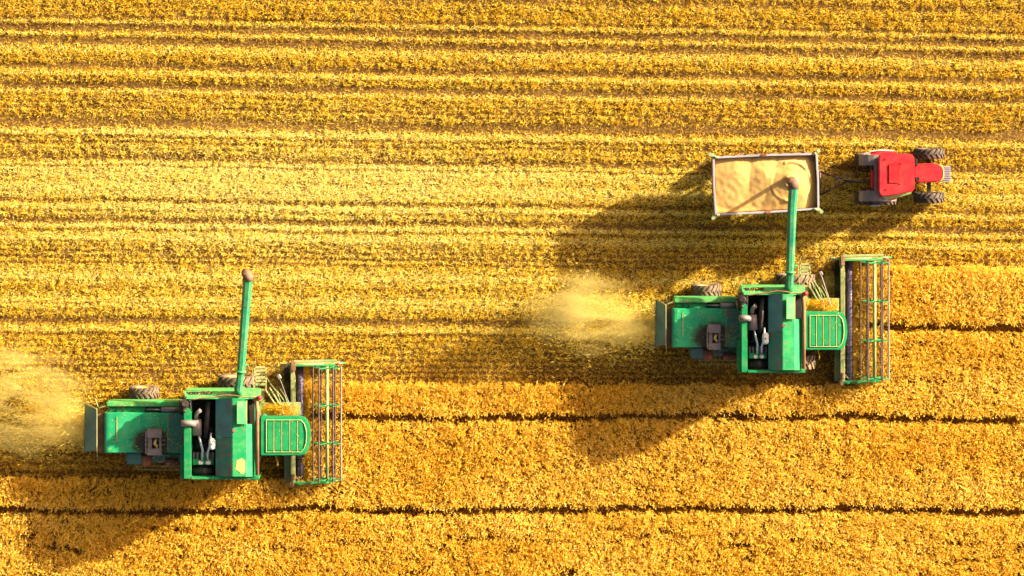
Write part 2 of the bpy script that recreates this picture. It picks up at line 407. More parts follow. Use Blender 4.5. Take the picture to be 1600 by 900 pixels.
def make_stubble():
    # tufts
    n = 150000
    x = rng.uniform(-XH, XH, n); y = rng.uniform(-XH*0.6, YH, n)
    x += 0.0
    b = bandcoord(x, y)
    wob = (vnoise(x*0.35+40, y*0.15+40, 21)-0.5)*3.5 + (vnoise(x*2.5+40, y*0.4+40, 22)-0.5)*1.3
    g = gapf(b+wob)
    clump = vnoise(x*4.2+200, y*4.2+200, 31)
    keep = (rng.random(n) > g) & ~in_crop(x, y) & (rng.random(n) < 0.55+0.65*np.clip(clump-0.15, 0, 1))
    x = x[keep]; y = y[keep]; b = b[keep]; g = g[keep]; m = len(x)
    K = 9
    tx = np.repeat(x, K); ty = np.repeat(y, K); N = m*K
    ang = rng.uniform(0, 2*PI, N); rad = 0.035*np.sqrt(rng.random(N))
    hh = np.repeat(rng.uniform(0.10, 0.20, m), K)*rng.uniform(0.6, 1.1, N)
    base = np.stack([tx+rad*np.cos(ang), ty+rad*np.sin(ang), np.full(N, -0.01)], 1)
    lean = rng.uniform(0.01, 0.11, N)
    tip = base + np.stack([np.cos(ang)*lean, np.sin(ang)*lean, hh], 1)
    sa = rng.uniform(0, PI, N); side = np.stack([np.cos(sa), np.sin(sa), np.zeros(N)], 1)
    V, F = quads(base, tip, rng.uniform(0.010, 0.018, N), side)
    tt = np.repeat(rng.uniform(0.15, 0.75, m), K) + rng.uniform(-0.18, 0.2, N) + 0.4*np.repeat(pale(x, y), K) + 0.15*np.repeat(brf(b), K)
    tone = np.repeat(np.clip(tt, 0, 1), 4)
    np_mesh('stubble', V, F, tone, 'straw', label='golden cut straw stubble in rows over the harvested field', cat='stubble', kind='stuff')
    # litter
    n = 1150000
    x = rng.uniform(-XH, XH, n); y = rng.uniform(-XH*0.6, YH, n); b = bandcoord(x, y)
    wob = (vnoise(x*0.35+40, y*0.15+40, 21)-0.5)*3.5 + (vnoise(x*2.5+40, y*0.4+40, 22)-0.5)*1.3
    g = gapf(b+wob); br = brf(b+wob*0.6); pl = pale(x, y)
    cl = vnoise(x*1.6+300, y*2.6+300, 41)*0.6 + vnoise(x*5+300, y*6+300, 42)*0.5
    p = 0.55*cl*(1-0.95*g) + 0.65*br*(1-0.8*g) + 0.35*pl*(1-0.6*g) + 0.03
    keep = (rng.random(n) < p) & ~in_crop(x, y)
    x = x[keep]; y = y[keep]; br = br[keep]; pl = pl[keep]; g = g[keep]; N = len(x)
    z = 0.015 + 0.13*rng.random(N)*(1-g*0.8); L = rng.uniform(0.04, 0.15, N)*np.where(rng.random(N) < 0.03, 2.2, 1)
    ang = rng.normal(0, 0.6, N) + (rng.random(N) < 0.25)*PI/2; tz = rng.normal(0, 0.18, N)
    d = np.stack([np.cos(ang)*np.cos(tz), np.sin(ang)*np.cos(tz), np.sin(tz)], 1)
    base = np.stack([x, y, z], 1) - d*L[:, None]/2; tip = base + d*L[:, None]
    base[:, 2] = np.maximum(base[:, 2], 0.012); tip[:, 2] = np.maximum(tip[:, 2], 0.012)
    tw = rng.normal(0, 0.5, N); side = np.stack([-np.sin(ang)*np.cos(tw), np.cos(ang)*np.cos(tw), np.sin(tw)], 1)
    V, F = quads(base, tip, rng.uniform(0.009, 0.016, N), side)
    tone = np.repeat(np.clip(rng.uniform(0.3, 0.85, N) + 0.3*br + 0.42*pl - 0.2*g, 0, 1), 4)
    np_mesh('straw_litter', V, F, tone, 'straw', label='loose pale chopped straw lying between and over the stubble rows', cat='straw', kind='stuff')
make_stubble()

def make_crop():
    area_x = (-XH, XH); area_y = (-YH, gy(405)); A = (area_x[1]-area_x[0])*(area_y[1]-area_y[0])
    n = int(A*390)
    x = rng.uniform(*area_x, n); y = rng.uniform(*area_y, n)
    keep = in_crop(x, y)
    for ty, x0 in TRAMS:
        c = ty - 0.0006*x + (vnoise(x*1.7+50, x*0+3, 61)-0.5)*0.05 + (vnoise(x*0.35+50, x*0+13, 64)-0.5)*0.22 + (vnoise(x*9+50, x*0+3, 62)-0.5)*0.13
        hw = 0.165 + 0.13*(vnoise(x*2.3+20, x*0+8, 63)-0.5) 
        keep &= ~((np.abs(y-c) < hw) & (x > x0))
    # thin places: short dark dashes along the rows, and holes
    rowlike = vnoise(x*0.9+100, y*7.0+100, 71); holes = vnoise(x*4+100, y*5+100, 72)
    thin = (rowlike > 0.78)*np.where(y < gy(806), 0.75, 0.4) + (holes > 0.84)*0.6 + 0.15*(vnoise(x*0.4+9, y*0.4+9, 73) > 0.6)
    keep &= rng.random(n) > thin
    x = x[keep]; y = y[keep]; N = len(x)
    hn = vnoise(x*2.5+10, y*2.5+10, 74)
    h = 0.68 + 0.12*hn + rng.normal(0, 0.055, N)
    la = rng.normal(-0.9, 1.1, N) + 2.0*(vnoise(x*0.6, y*0.6, 75)-0.5); ll = rng.uniform(0.02, 0.16, N)
    base = np.stack([x, y, np.full(N, -0.01)], 1)
    top = base + np.stack([np.cos(la)*ll, np.sin(la)*ll, h], 1)
    sa = rng.uniform(0, PI, N); side = np.stack([np.cos(sa), np.sin(sa), np.zeros(N)], 1)
    V1, F1 = quads(base, top, np.full(N, 0.012), side)
    T1 = np.repeat(rng.uniform(0.1, 0.6, N), 4)
    # one bent leaf per stalk
    lb = base*0.22 + top*0.78; a2 = rng.uniform(0, 2*PI, N); ln = rng.uniform(0.08, 0.2, N)
    tip = lb + np.stack([np.cos(a2)*ln, np.sin(a2)*ln, rng.uniform(-0.05, 0.16, N)], 1)
    s2 = np.stack([-np.sin(a2), np.cos(a2), np.zeros(N)], 1)
    V2, F2 = quads(lb, tip, np.full(N, 0.017), s2)
    T2 = np.repeat(rng.uniform(0.2, 0.8, N), 4)
    V = V1; F = F1; T = T1
    for q in range(3):      # bent leaves, the upper ones near the ear
        f_ = (0.55, 0.80, 0.95)[q]
        lb = base*(1-f_) + top*f_; a2 = rng.uniform(0, 2*PI, N); ln = rng.uniform(0.04, 0.11, N)
        tip = lb + np.stack([np.cos(a2)*ln, np.sin(a2)*ln, rng.uniform(-0.06, 0.09, N)], 1)
        rl = rng.normal(0, 0.6, N)
        s2 = np.stack([-np.sin(a2)*np.cos(rl), np.cos(a2)*np.cos(rl), np.sin(rl)], 1)
        V2, F2 = quads(lb, tip, np.full(N, 0.017), s2)
        F = np.concatenate([F, F2+len(V)]); V = np.concatenate([V, V2])
        T = np.concatenate([T, np.repeat(rng.uniform(0.1, 0.9, N), 4)])
    # ears: crossed slim kites, drooping
    el = rng.uniform(0.07, 0.12, N); er = rng.uniform(0.011, 0.019, N); dr = rng.uniform(0.6, 1.75, N)
    d = np.stack([np.cos(la)*np.sin(dr), np.sin(la)*np.sin(dr), np.cos(dr)], 1)
    u = np.stack([-np.sin(la), np.cos(la), np.zeros(N)], 1); w = np.cross(d, u)
    E = np.empty((N, 8, 3)); ph = rng.uniform(0, 2*PI, N)
    for k in range(2):
        a = ph + PI/2*k; s_ = (u*np.cos(a)[:, None] + w*np.sin(a)[:, None])*er[:, None]
        mid = top + d*(el*0.4)[:, None]
        E[:, 4*k] = top; E[:, 4*k+1] = mid+s_; E[:, 4*k+2] = top+d*el[:, None]; E[:, 4*k+3] = mid-s_
    FE = np.arange(N*8).reshape(-1, 4) + len(V)
    TE = np.repeat(np.clip(rng.uniform(0.25, 1.0, N) + 0.45*(vnoise(x*0.25+3, y*0.7+3, 76)-0.5), 0, 1), 8)
    np_mesh('wheat_crop', np.concatenate([V, E.reshape(-1, 3)]), np.concatenate([F, FE]), np.concatenate([T, TE]), 'wheat',
            label='standing ripe golden wheat with dark narrow tramlines across the lower field', cat='wheat', kind='stuff')
make_crop()

# ------------------------------------------------------------------ combine harvester
def harvester(label, T, TH, front_wheel_px, auger, patch, yl):
    """T / TH: photo pixels of the pattern machine -> photo pixels of this one (body / header)"""
    c0 = W(*T(1200, 505), 0); root = empty('combine_harvester', c0, label, 'combine harvester', 'green combine harvesters cutting the wheat field')
    P = lambda x, y, z: W(*T(x, y), z) - c0
    Q = lambda x, y, z: W(*TH(x, y), z) - c0
    def box(bm, x0, y0, x1, y1, z0, z1, bev=0.02, f=P):
        a = f(x0, y1, z1); b = f(x1, y0, z1)
        prism(bm, [(a.x, a.y), (b.x, a.y), (b.x, b.y), (a.x, b.y)], z0, z1, bev)
    def part(name, mat, fn, parent=root, **k):
        bm = bmesh.new(); fn(bm); return obj(name, bm, mat, parent, **k)
    # ---- wheels
    for wy in (438.5, 564):
        fx, _ = front_wheel_px; p = W(fx, T(1243, wy)[1]-yl, 0.87) - c0
        wheel(root, (p.x, p.y, 0.87), 0.87, 0.60, 'rubber_dusty' , 'yellow', 18, 0.06)
    for wy in (453.5, 549):
        p = P(1103.5, wy, 0.66); p.y += yl*SC
        wheel(root, (p.x, p.y, 0.66), 0.66, 0.50, 'rubber_dusty', 'yellow', 18, 0.05)
    def axles(bm):
        for (ax, r_, y0, y1, z) in (aq,):
            a = P(ax, y0, z); b = P(ax, y1, z); tube(bm, [a, b], r_, 8)
    for aq in ((1103, .07, 462, 540, .66), (1243, .12, 446, 560, .87)): part('axle', 'black_metal', axles)
    # ---- lower hull
    part('lower_body', 'green_rusty', lambda bm: (box(bm, 1062, 486, 1156, 541, 0.7, 1.85), box(bm, 1156, 470, 1256, 560, 0.75, 2.0)))
    before = set(bpy.data.objects)
    # ---- rear hood: rounded top at the rear edge
    def hood(bm):
        prof = [(1050, 2.10), (1050.3, 2.42), (1052, 2.50), (1056, 2.535), (1110, 2.56), (1159, 2.58), (1159, 1.4), (1054, 1.5)]
        b2 = bmesh.new(); A = []; B = []
        for x, z in prof:
            z_ = 2.5
            a = P(x, 482.5, z_); b = P(x, 543.5, z_)
            A.append(b2.verts.new((a.x, a.y, z))); B.append(b2.verts.new((b.x, b.y, z)))
        b2.faces.new(A); b2.faces.new(B[::-1])
        for i in range(len(A)): b2.faces.new((A[i], B[i], B[(i+1) % len(A)], A[(i+1) % len(A)]))
        merge(bm, b2, 0.03)
    s = P(1115, 527, 2.5)
    paint('hood_paint'+label[:6], (0.015, 0.36, 0.14), (0.003, 0.23, 0.10), w0=0.61, w1=0.68, dmax=0.18, soot=(s.x, s.y, 0.95, 0.66))
    hd = part('rear_hood', 'hood_paint'+label[:6], hood)
    part('hood_seam', 'green_dusty', lambda bm: box(bm, 1066, 489, 1068, 528, 2.5, 2.556, 0.004), hd)
    part('hood_seam', 'green_dusty', lambda bm: box(bm, 1134, 484, 1135.5, 542, 2.52, 2.585, 0.003), hd)
    part('rust_panel', 'green_rusty', lambda bm: box(bm, 1136, 484, 1158, 542, 2.5, 2.592, 0.008), hd)
    # side panels
    part('side_panel', 'green_light', lambda bm: (box(bm, 1053, 465.8, 1152, 474, 1.5, 2.40, 0.05)))
    part('side_panel', 'green', lambda bm: (box(bm, 1057, 474.3, 1105, 482, 1.4, 2.25, 0.02)))
    part('side_panel', 'green_grey', lambda bm: (box(bm, 1080, 544.5, 1100, 561, 1.0, 1.9, 0.03), box(bm, 1113, 544.5, 1156, 558, 0.9, 1.7, 0.03)))
    part('drive_belt', 'rust_red', lambda bm: (box(bm, 1098, 545, 1113, 560, 1.0, 1.6, 0.05), box(bm, 1120, 546, 1152, 560, 1.0, 1.55, 0.05),
                                               tube(bm, [P(1106, 545, 1.9), P(1106, 560, 1.7)], 0.22, 14), tube(bm, [P(1140, 552, 1.72), P(1140, 562, 1.72)], 0.28, 14)))
    def rails(bm):
        tube(bm, [P(1077, 547, 1.7), P(1090, 560, 1.7), P(1096, 569, 1.7), P(1157, 569.5, 1.7)], 0.018, 6)
        tube(bm, [P(1092, 563.5, 1.75), P(1157, 564, 1.75)], 0.016, 6)
        for x in (1104, 1122, 1140): tube(bm, [P(x, 556, 1.2), P(x, 569.5, 1.7)], 0.014, 6)
    part('side_rail', 'green_dusty', rails)
    part('hydraulic_cylinder', 'grey_metal', lambda bm: (tube(bm, [P(1126, 478, 2.42), P(1150.5, 478, 2.42)], 0.12, 14), tube(bm, [P(1106, 477.5, 2.3), P(1126, 478, 2.35)], 0.05, 8)))
    part('recess', 'bay_dark', lambda bm: box(bm, 1105.5, 474.3, 1151, 481.8, 1.4, 2.12, 0.01))
    def handle(bm):
        tube(bm, [P(1067, 480, 2.25), P(1067.5, 473, 2.5), P(1075, 473.5, 2.5), P(1076.5, 480, 2.25)], 0.025, 6)
    part('lever', 'black_metal', handle)
    # rear opening, flap and struts
    part('rear_opening', 'trailer_side', lambda bm: (box(bm, 1041.5, 483.5, 1050.3, 540.5, 1.4, 2.16, 0.02)))
    def flap(bm):
        a = P(1025.5, 469, 1.75); b = P(1040, 477.5, 2.35); c = P(1040, 539.5, 2.35); d = P(1023.5, 542.5, 1.75)
        slab(bm, [a, b, c, d], 0.05, 0.01)
    fl = part('chopper_flap', 'green_grey', flap)
    part('flap_rim', 'green_dusty', lambda bm: (tube(bm, [P(1025.2, 468.6, 1.77), P(1040.2, 477, 2.38)], 0.03, 6), tube(bm, [P(1025.2, 469, 1.77), P(1023, 542.5, 1.77)], 0.022, 6)), fl)
    part('strut', 'green_dusty', lambda bm: (tube(bm, [P(1044, 478, 2.2), P(1038, 461, 2.0)], 0.022, 6), tube(bm, [P(1041, 541, 2.2), P(1041.5, 554, 1.7)], 0.02, 6),
                                             tube(bm, [P(1040.5, 477, 2.38), P(1040.5, 541, 2.38)], 0.025, 6), tube(bm, [P(1044, 475, 2.35), P(1056, 471, 2.35)], 0.025, 6)))
    # ---- box with open flaps on the hood
    def intake(bm):
        box(bm, 1107, 508, 1126.5, 521, 2.50, 2.92, 0.015); box(bm, 1107, 537, 1126.5, 547.5, 2.45, 2.88, 0.015)
        box(bm, 1108, 520.5, 1113.5, 537.5, 2.5, 2.84, 0.01); box(bm, 1123, 520.5, 1126, 537.5, 2.5, 2.80, 0.01)
        for yy in (524, 531): bar(bm, P(1104, yy, 2.7), P(1131, yy, 2.72), 0.04, 0.04)
        bar(bm, P(1105.5, 511, 2.93), P(1105.5, 545, 2.93), 0.04, 0.06)
    ik = part('intake_box', 'grey_metal', intake)
    part('bracket', 'tan', lambda bm: (tube(bm, [P(1119, 522, 2.72), P(1117, 529, 2.82), P(1121, 536, 2.72)], 0.07, 8)), ik)
    for o in set(bpy.data.objects)-before:
        if o.parent == root: o.location.z -= 0.15      # the straw-walker hood lies a step below the tank
    before = set(bpy.data.objects)
    # ---- tank / engine block shell
    def shell(bm):
        box(bm, 1157, 455, 1167, 580.5, 1.5, 3.10, 0.03)
        box(bm, 1167, 577, 1257, 581, 1.5, 3.12, 0.02)
        box(bm, 1153, 531, 1157.2, 580.0, 1.4, 2.9, 0.02)
    part('body_shell', 'green', shell)
    def north(bm):
        q = [P(1160, 459, 3.14), P(1256.5, 459, 3.14), P(1256.5, 447, 2.98), P(1157, 447, 2.98)]
        slab(bm, q, 0.05, 0.01)
        box(bm, 1158, 448, 1256, 458.5, 1.5, 2.9, 0.02)
    ns = part('top_panel', 'green_light', north)
    part('vent_grille', 'bay_dark', lambda bm: slab(bm, [P(1165, 451.8, 3.075), P(1195, 451.8, 3.075), P(1195, 448, 3.02), P(1161, 448, 3.02)], 0.03, 0.004), ns)
    def hose(bm):
        pts = [(1160, 461, 3.16), (1172, 459.5, 3.2), (1184, 457.5, 3.25), (1195, 457, 3.27), (1204, 454.5, 3.28), (1214, 453, 3.3), (1226, 454, 3.3), (1238, 456.5, 3.28), (1248, 457, 3.27), (1256, 455.5, 3.26)]
        tube(bm, [P(*p) for p in pts], 0.028, 8)
    part('hose', 'brown_hose', hose)
    part('front_duct', 'brown_hose', lambda bm: (tube(bm, [P(1250, 459, 3.20), P(1253.5, 463, 3.2), P(1254.5, 475, 3.2), P(1254.5, 574, 3.15)], 0.085, 10)))
    # engine bay
    part('bay_floor', 'bay_dark', lambda bm: (box(bm, 1166.8, 458.6, 1199.2, 577.2, 1.6, 2.25, 0.0)))
    eng = part('engine', 'green', lambda bm: (box(bm, 1169, 550, 1197, 559, 2.25, 2.78, 0.03), ))
    part('cylinder_head', 'grey_metal', lambda bm: [box(bm, 1169+k*5.0, 540, 1172.5+k*5.0, 552, 2.25, 2.62+0.05*(k % 2), 0.02) for k in range(6)], eng)
    part('valve_cover', 'white_plastic', lambda bm: (box(bm, 1176, 553, 1183, 558.5, 2.6, 2.86, 0.04), box(bm, 1186, 553, 1193, 558.5, 2.6, 2.86, 0.04)), eng)
    def fan(bm):
        lx = P(1183, 568, 2.6); tube(bm, [P(1168, 568, 2.5), P(1198, 568, 2.5)], 0.22, 20)
        tube(bm, [P(1176, 568, 2.5), P(1190, 568, 2.5)], 0.27, 20)
    part('cooling_drum', 'black_metal', fan, eng)
    part('long_pipe', 'black_metal', lambda bm: (tube(bm, [P(1190, 463, 2.75), P(1188, 492, 2.78), P(1186.5, 518, 2.7)], 0.115, 12)))
    def muff(bm):
        tube(bm, [P(1174, 490, 2.75), P(1174.5, 513.5, 2.75)], 0.225, 18)
        tube(bm, [P(1174, 492, 2.75), P(1174, 484, 2.78), P(1176, 479, 2.84), P(1180, 476, 2.9)], 0.095, 12)
        tube(bm, [P(1154, 495.5, 3.2), P(1166, 495.5, 3.15), P(1172, 497, 3.0)], 0.135, 14)
    part('muffler', 'grey_metal', muff)
    part('chrome_pipe', 'chrome', lambda bm: (tube(bm, [P(1177, 514, 2.8), P(1179, 522, 2.85), P(1182.5, 536, 2.88), P(1182, 553, 2.8)], 0.055, 10)))
    part('chrome_pipe', 'chrome', lambda bm: (tube(bm, [P(1193.5, 510, 2.8), P(1192.5, 528, 2.85), P(1189, 540, 2.88), P(1189, 553, 2.8)], 0.05, 10)))
    def tank_(bm):
        b2 = bmesh.new(); bmesh.ops.create_uvsphere(b2, u_segments=20, v_segments=12, radius=1.0)
        p = P(1195, 527, 3.12)
        for v in b2.verts:
            y = v.co.y; v.co = Vector((v.co.x*0.145, (y*0.15 + (0.11 if y > 0.01 else -0.11 if y < -0.01 else 0)), v.co.z*0.12)) + p
        for f in b2.faces: f.smooth = True
        merge(bm, b2)
    wt = part('coolant_tank', 'white_plastic', tank_)
    part('filler_cap', 'black_metal', lambda bm: tube(bm, [P(1195, 527.5, 3.22), P(1195, 527.5, 3.27)], 0.035, 10), wt)
    def clutter(bm):
        r2 = random.Random(5)
        for k in range(26):
            x = r2.uniform(1169, 1196); y = r2.uniform(461, 546); z = 2.25+r2.random()*0.22
            x2 = min(1197, max(1168.5, x+r2.uniform(-9, 9))); y2 = y+r2.uniform(-12, 12); y2 = min(574, max(461, y2))
            tube(bm, [P(x, y, z), P((x+x2)/2+r2.uniform(-2, 2), (y+y2)/2, z+0.1), P(x2, y2, z)], r2.uniform(0.015, 0.05), 6)
        for k in range(9):
            x = r2.uniform(1170, 1192); y = r2.uniform(462, 545); box(bm, x, y, x+r2.uniform(3, 6), y+r2.uniform(3, 8), 2.2, 2.3+r2.random()*0.2, 0.02)
    part('engine_hoses', 'black_metal', clutter)
    # pre-cleaner and pipes at the rear corner
    def pre(bm):
        tube(bm, [P(1159, 466, 2.4), P(1159, 466, 3.15)], 0.22, 14)
        tube(bm, [P(1159, 466, 3.15), P(1159, 466, 3.3)], [0.16, 0.12], 14)
        for q in ((1153, 458, 1165, 456), (1153, 474, 1163, 480), (1152, 462, 1153, 476), (1166, 458, 1166, 478)):
            tube(bm, [P(q[0], q[1], 3.0), P((q[0]+q[2])/2, (q[1]+q[3])/2, 3.12), P(q[2], q[3], 3.0)], 0.05, 8)
        box(bm, 1152, 478, 1163, 484, 2.5, 2.95, 0.04)
    part('air_cleaner', 'black_metal', pre)
    # ---- grain tank roof
    part('grain_tank', 'green', lambda bm: box(bm, 1199.3, 459.3, 1251, 576.8, 1.5, 2.90, 0.02))
    part('tank_cover', 'green_grey', lambda bm: (slab(bm, [P(1199.5, 459.5, 3.02), P(1221.5, 459.5, 3.52), P(1221.5, 516.5, 3.52), P(1199.5, 516.5, 3.02)], 0.04)))
    part('tank_cover', 'green_rusty', lambda bm: (slab(bm, [P(1199.5, 517.2, 3.02), P(1221.5, 517.2, 3.52), P(1221.5, 576.5, 3.52), P(1199.5, 576.5, 3.02)], 0.04)))
    part('tank_cover', 'green', lambda bm: (slab(bm, [P(1222, 459.5, 3.52), P(1239, 459.5, 3.42), P(1239, 576.5, 3.42), P(1222, 576.5, 3.52)], 0.04)))
    part('tank_cover', 'green_clean', lambda bm: (slab(bm, [P(1239.3, 497, 3.42), P(1251, 497, 3.08), P(1251, 576.5, 3.08), P(1239.3, 576.5, 3.42)], 0.04)))
    part('gable_panel', 'green', lambda bm: (slab(bm, [P(1200, 576.8, 2.85), P(1199.6, 576.8, 3.02), P(1221.7, 576.8, 3.50), P(1239, 576.8, 3.40), P(1251, 576.8, 3.05), P(1251, 576.8, 2.85)], 0.03, 0),
                                              slab(bm, [P(1200, 459.2, 2.85), P(1199.6, 459.2, 3.02), P(1221.7, 459.2, 3.50), P(1239, 459.2, 3.40), P(1251, 459.2, 3.05), P(1251, 459.2, 2.85)], 0.03, 0)))
    lid = part('tank_hatch', 'green_light', lambda bm: (slab(bm, [P(1227.5, 463, 3.72), P(1240, 463, 3.55), P(1240, 497, 3.55), P(1227.5, 497, 3.72)], 0.05, 0.012)))
    part('hatch_rim', 'roof_seam', lambda bm: (tube(bm, [P(1240.5, 461, 3.5), P(1240.5, 498, 3.5)], 0.02, 6)), lid)
    part('tank_opening', 'bay_dark', lambda bm: (box(bm, 1241, 460.5, 1251, 496, 2.85, 2.98, 0.0)))
    part('latch', 'rust_red', lambda bm: tube(bm, [P(1223.5, 507, 3.5), P(1223.5, 507, 3.58)], 0.07, 8))
    bc = part('beacon_lamp', 'red_lamp', lambda bm: (tube(bm, [P(1257.5, 457, 3.05), P(1257.5, 457, 3.3), P(1257.5, 457, 3.4), P(1257.5, 457, 3.44)], [0.1, 0.105, 0.08, 0.02], 14)))
    if patch:
        def pt(bm):
            r3 = random.Random(3); pts = []
            for k in range(16):
                a = 2*PI*k/16; q = 0.75+0.35*r3.random(); pts.append((1233.5+8.0*q*math.cos(a), 561+12*q*math.sin(a)))
            top = []
            for (x, y) in pts:
                x = max(1225, min(1238.5, x)); y = min(574.5, y); top.append((x, y))
            slab(bm, [P(x, y, 3.52-0.10*(x-1222)/17+0.012) for x, y in top], 0.01, 0)
        part('bare_patch', 'tan', pt)
    for o in set(bpy.data.objects)-before:
        if o.parent == root: o.location.z += 0.42
    # ---- cab
    def cabroof(bm):
        prof = [(1257.5, 489), (1259, 487), (1310, 487.2), (1318, 490), (1321.5, 497), (1323.6, 507), (1324, 517), (1323.6, 527), (1321.5, 537), (1318, 544), (1310, 547), (1259, 547.3), (1257.5, 545)]
        prism(bm, [tuple(P(x, y, 3.45)[:2]) for x, y in prof][::-1], 3.25, 3.45, 0.05)
    cb = part('cab', 'green_rusty', lambda bm: (box(bm, 1259, 489, 1313, 546, 1.5, 2.0, 0.04), box(bm, 1259, 489, 1264, 546, 2.0, 3.25, 0.02),
              [bar(bm, P(x, y, 2.0), P(x, y, 3.25), 0.08, 0.08) for x, y in ((1314, 491), (1314, 544), (1290, 489.8), (1290, 545.4))]))
    part('cab_window', 'glass', lambda bm: (prism(bm, [tuple(P(x, y, 3.2)[:2]) for x, y in [(1265, 490.5), (1313, 490.5), (1318, 498), (1319.5, 517), (1318, 536), (1313, 544), (1265, 544)]][::-1], 2.0, 3.24, 0.02)), cb)
    rf = part('cab_roof', 'green_clean', cabroof, cb)
    def inner(bm):
        prof = [(1265.5, 493), (1311, 493), (1315.5, 498), (1318, 507), (1318.6, 517), (1318, 527), (1315.5, 536), (1311, 541.5), (1265.5, 541.5)]
        a = [P(x, y, 3.47) for x, y in prof]; tube(bm, a+[a[0]], 0.022, 6, False)
        for x in (1275.5, 1286, 1296.5, 1307): tube(bm, [P(x, 494, 3.462), P(x, 541, 3.462)], 0.018, 6)
    part('roof_seam', 'roof_seam', inner, cb)
    part('roof_panel', 'green_clean', lambda bm: [box(bm, a, 495, b_, 539.5, 3.4, 3.475, 0.012) for a, b_ in ((1266.8, 1274.2), (1276.8, 1284.7), (1287.3, 1295.2), (1297.8, 1305.7), (1308.3, 1313.5))], cb)
    # ---- platform, ladder and hand rails
    pf = part('platform', 'green_dusty', lambda bm: (box(bm, 1256.5, 466, 1311, 486, 1.55, 1.65, 0.01), box(bm, 1256.5, 446, 1263, 466, 1.55, 1.63, 0.01)))
    def ladder(bm):
        for k in range(6):
            y = 441-k*5.2; z = 1.5-k*0.2; slab(bm, [P(1251, y, z), P(1264, y-0.6, z), P(1264, y-4.4, z-.02), P(1251, y-3.8, z-.02)], 0.04, 0.006)
        tube(bm, [P(1250, 446, 1.65), P(1250, 414, 0.5)], 0.025, 6); tube(bm, [P(1265, 446, 1.65), P(1265, 414, 0.5)], 0.025, 6)
    part('ladder', 'green_dusty', ladder, pf)
    def rail(bm):
        tube(bm, [P(1266, 428, 1.2), P(1270, 436, 2.1), P(1280, 452, 2.3), P(1286, 470, 2.3), P(1288, 484, 2.3)], 0.022, 6)
        tube(bm, [P(1277, 446, 1.6), P(1280, 449, 2.5), P(1288, 462, 2.5), P(1292, 474, 1.7)], 0.02, 6)
        tube(bm, [P(1284, 446, 1.8), P(1290, 456, 2.45), P(1295, 472, 2.4), P(1295, 476, 1.65)], 0.02, 6)
        tube(bm, [P(1252, 400, 2.9), P(1247, 415, 2.9), P(1249, 446, 2.9), P(1256, 452, 3.0)], 0.015, 6)
        for q in ((1264, 446, 1278, 470), (1270, 444, 1284, 470)):
            bar(bm, P(q[0], q[1], 1.7), P(q[2], q[3], 1.7), 0.06, 0.05)
    part('handrail', 'green_dusty', rail, pf)
    part('mirror', 'grey_metal', lambda bm: (bar(bm, P(1281, 424, 2.35), P(1284, 430, 2.35), 0.14, 0.2), tube(bm, [P(1283, 429, 2.3), P(1300, 480, 2.7)], 0.012, 6)), cb)
    part('side_lamp', 'yellow', lambda bm: (tube(bm, [P(1278, 547, 2.4), P(1280, 556, 2.4)], 0.02, 6), box(bm, 1279, 556, 1281.5, 563, 2.3, 2.45, 0.03)), cb)
    # ---- unloading auger: octagonal tube in two sections, given in true photo pixels
    pts = [W(x, y, z)-c0 for x, y, z in auger]
    ag = part('unloading_auger', 'auger_paint', lambda bm: tube(bm, pts[:4], [0.16, 0.175, 0.205, 0.215], 8), smooth=False)
    tip, prev = pts[3], pts[2]; dr = (tip-prev).normalized()
    def spout(bm):
        tube(bm, [tip-dr*0.05, tip+dr*0.10, tip+dr*0.22+Vector((-0.08, 0, -0.10)), tip+dr*0.26+Vector((-0.18, 0, -0.40))], [0.232, 0.235, 0.22, 0.17], 10)
        tube(bm, [tip+dr*0.12+Vector((-0.22, -0.25, -0.05)), tip+dr*0.26+Vector((-0.1, 0, 0.0))], [0.05, 0.14], 8)
    part('spout', 'spout_rubber', spout, ag)
    part('auger_flange', 'green_light', lambda bm: (tube(bm, [pts[1]-(pts[2]-pts[1]).normalized()*0.05, pts[1]+(pts[2]-pts[1]).normalized()*0.03], 0.235, 10),
                                                    tube(bm, [pts[1]+Vector((.2, .25, 0)), pts[1]+Vector((.32, .25, 0))], 0.06, 6)), ag)
    part('auger_elbow', 'green', lambda bm: (tube(bm, [Vector((pts[0].x, pts[0].y-0.25, 3.0)), Vector((pts[0].x, pts[0].y-0.15, 3.5)), pts[0]+Vector((0, 0.1, 0))], 0.2, 10)), ag)
    # ---- header
    part('feeder_house', 'green_rusty', lambda bm: slab(bm, [P(1282, 490, 1.7), Q(1316, 486, 1.0), Q(1316, 548, 1.0), P(1282, 545, 1.7)], 0.5, 0.02))
    def hframe(bm):
        box(bm, 1313.2, 405, 1318.6, 598, 1.02, 1.16, 0.01, Q)      # top beam
        slab(bm, [Q(1318, 405, 1.0), Q(1322, 405, 0.35), Q(1322, 598, 0.35), Q(1318, 598, 1.0)], 0.03, 0)   # back sheet
        box(bm, 1304, 548, 1313, 596, 0.55, 0.66, 0.01, Q)
        bar(bm, Q(1298, 404, 1.2), Q(1320, 404, 1.2), 0.10, 0.10)
        tube(bm, [Q(1315, 405, 1.3), Q(1315, 418, 1.25)], 0.09, 8)
    hdr = part('header', 'green_dusty', hframe)
    part('header_floor', 'bay_dark', lambda bm: slab(bm, [Q(1304, 402, 0.16), Q(1338, 402, 0.12), Q(1338, 598, 0.12), Q(1304, 598, 0.16)], 0.04, 0), hdr)
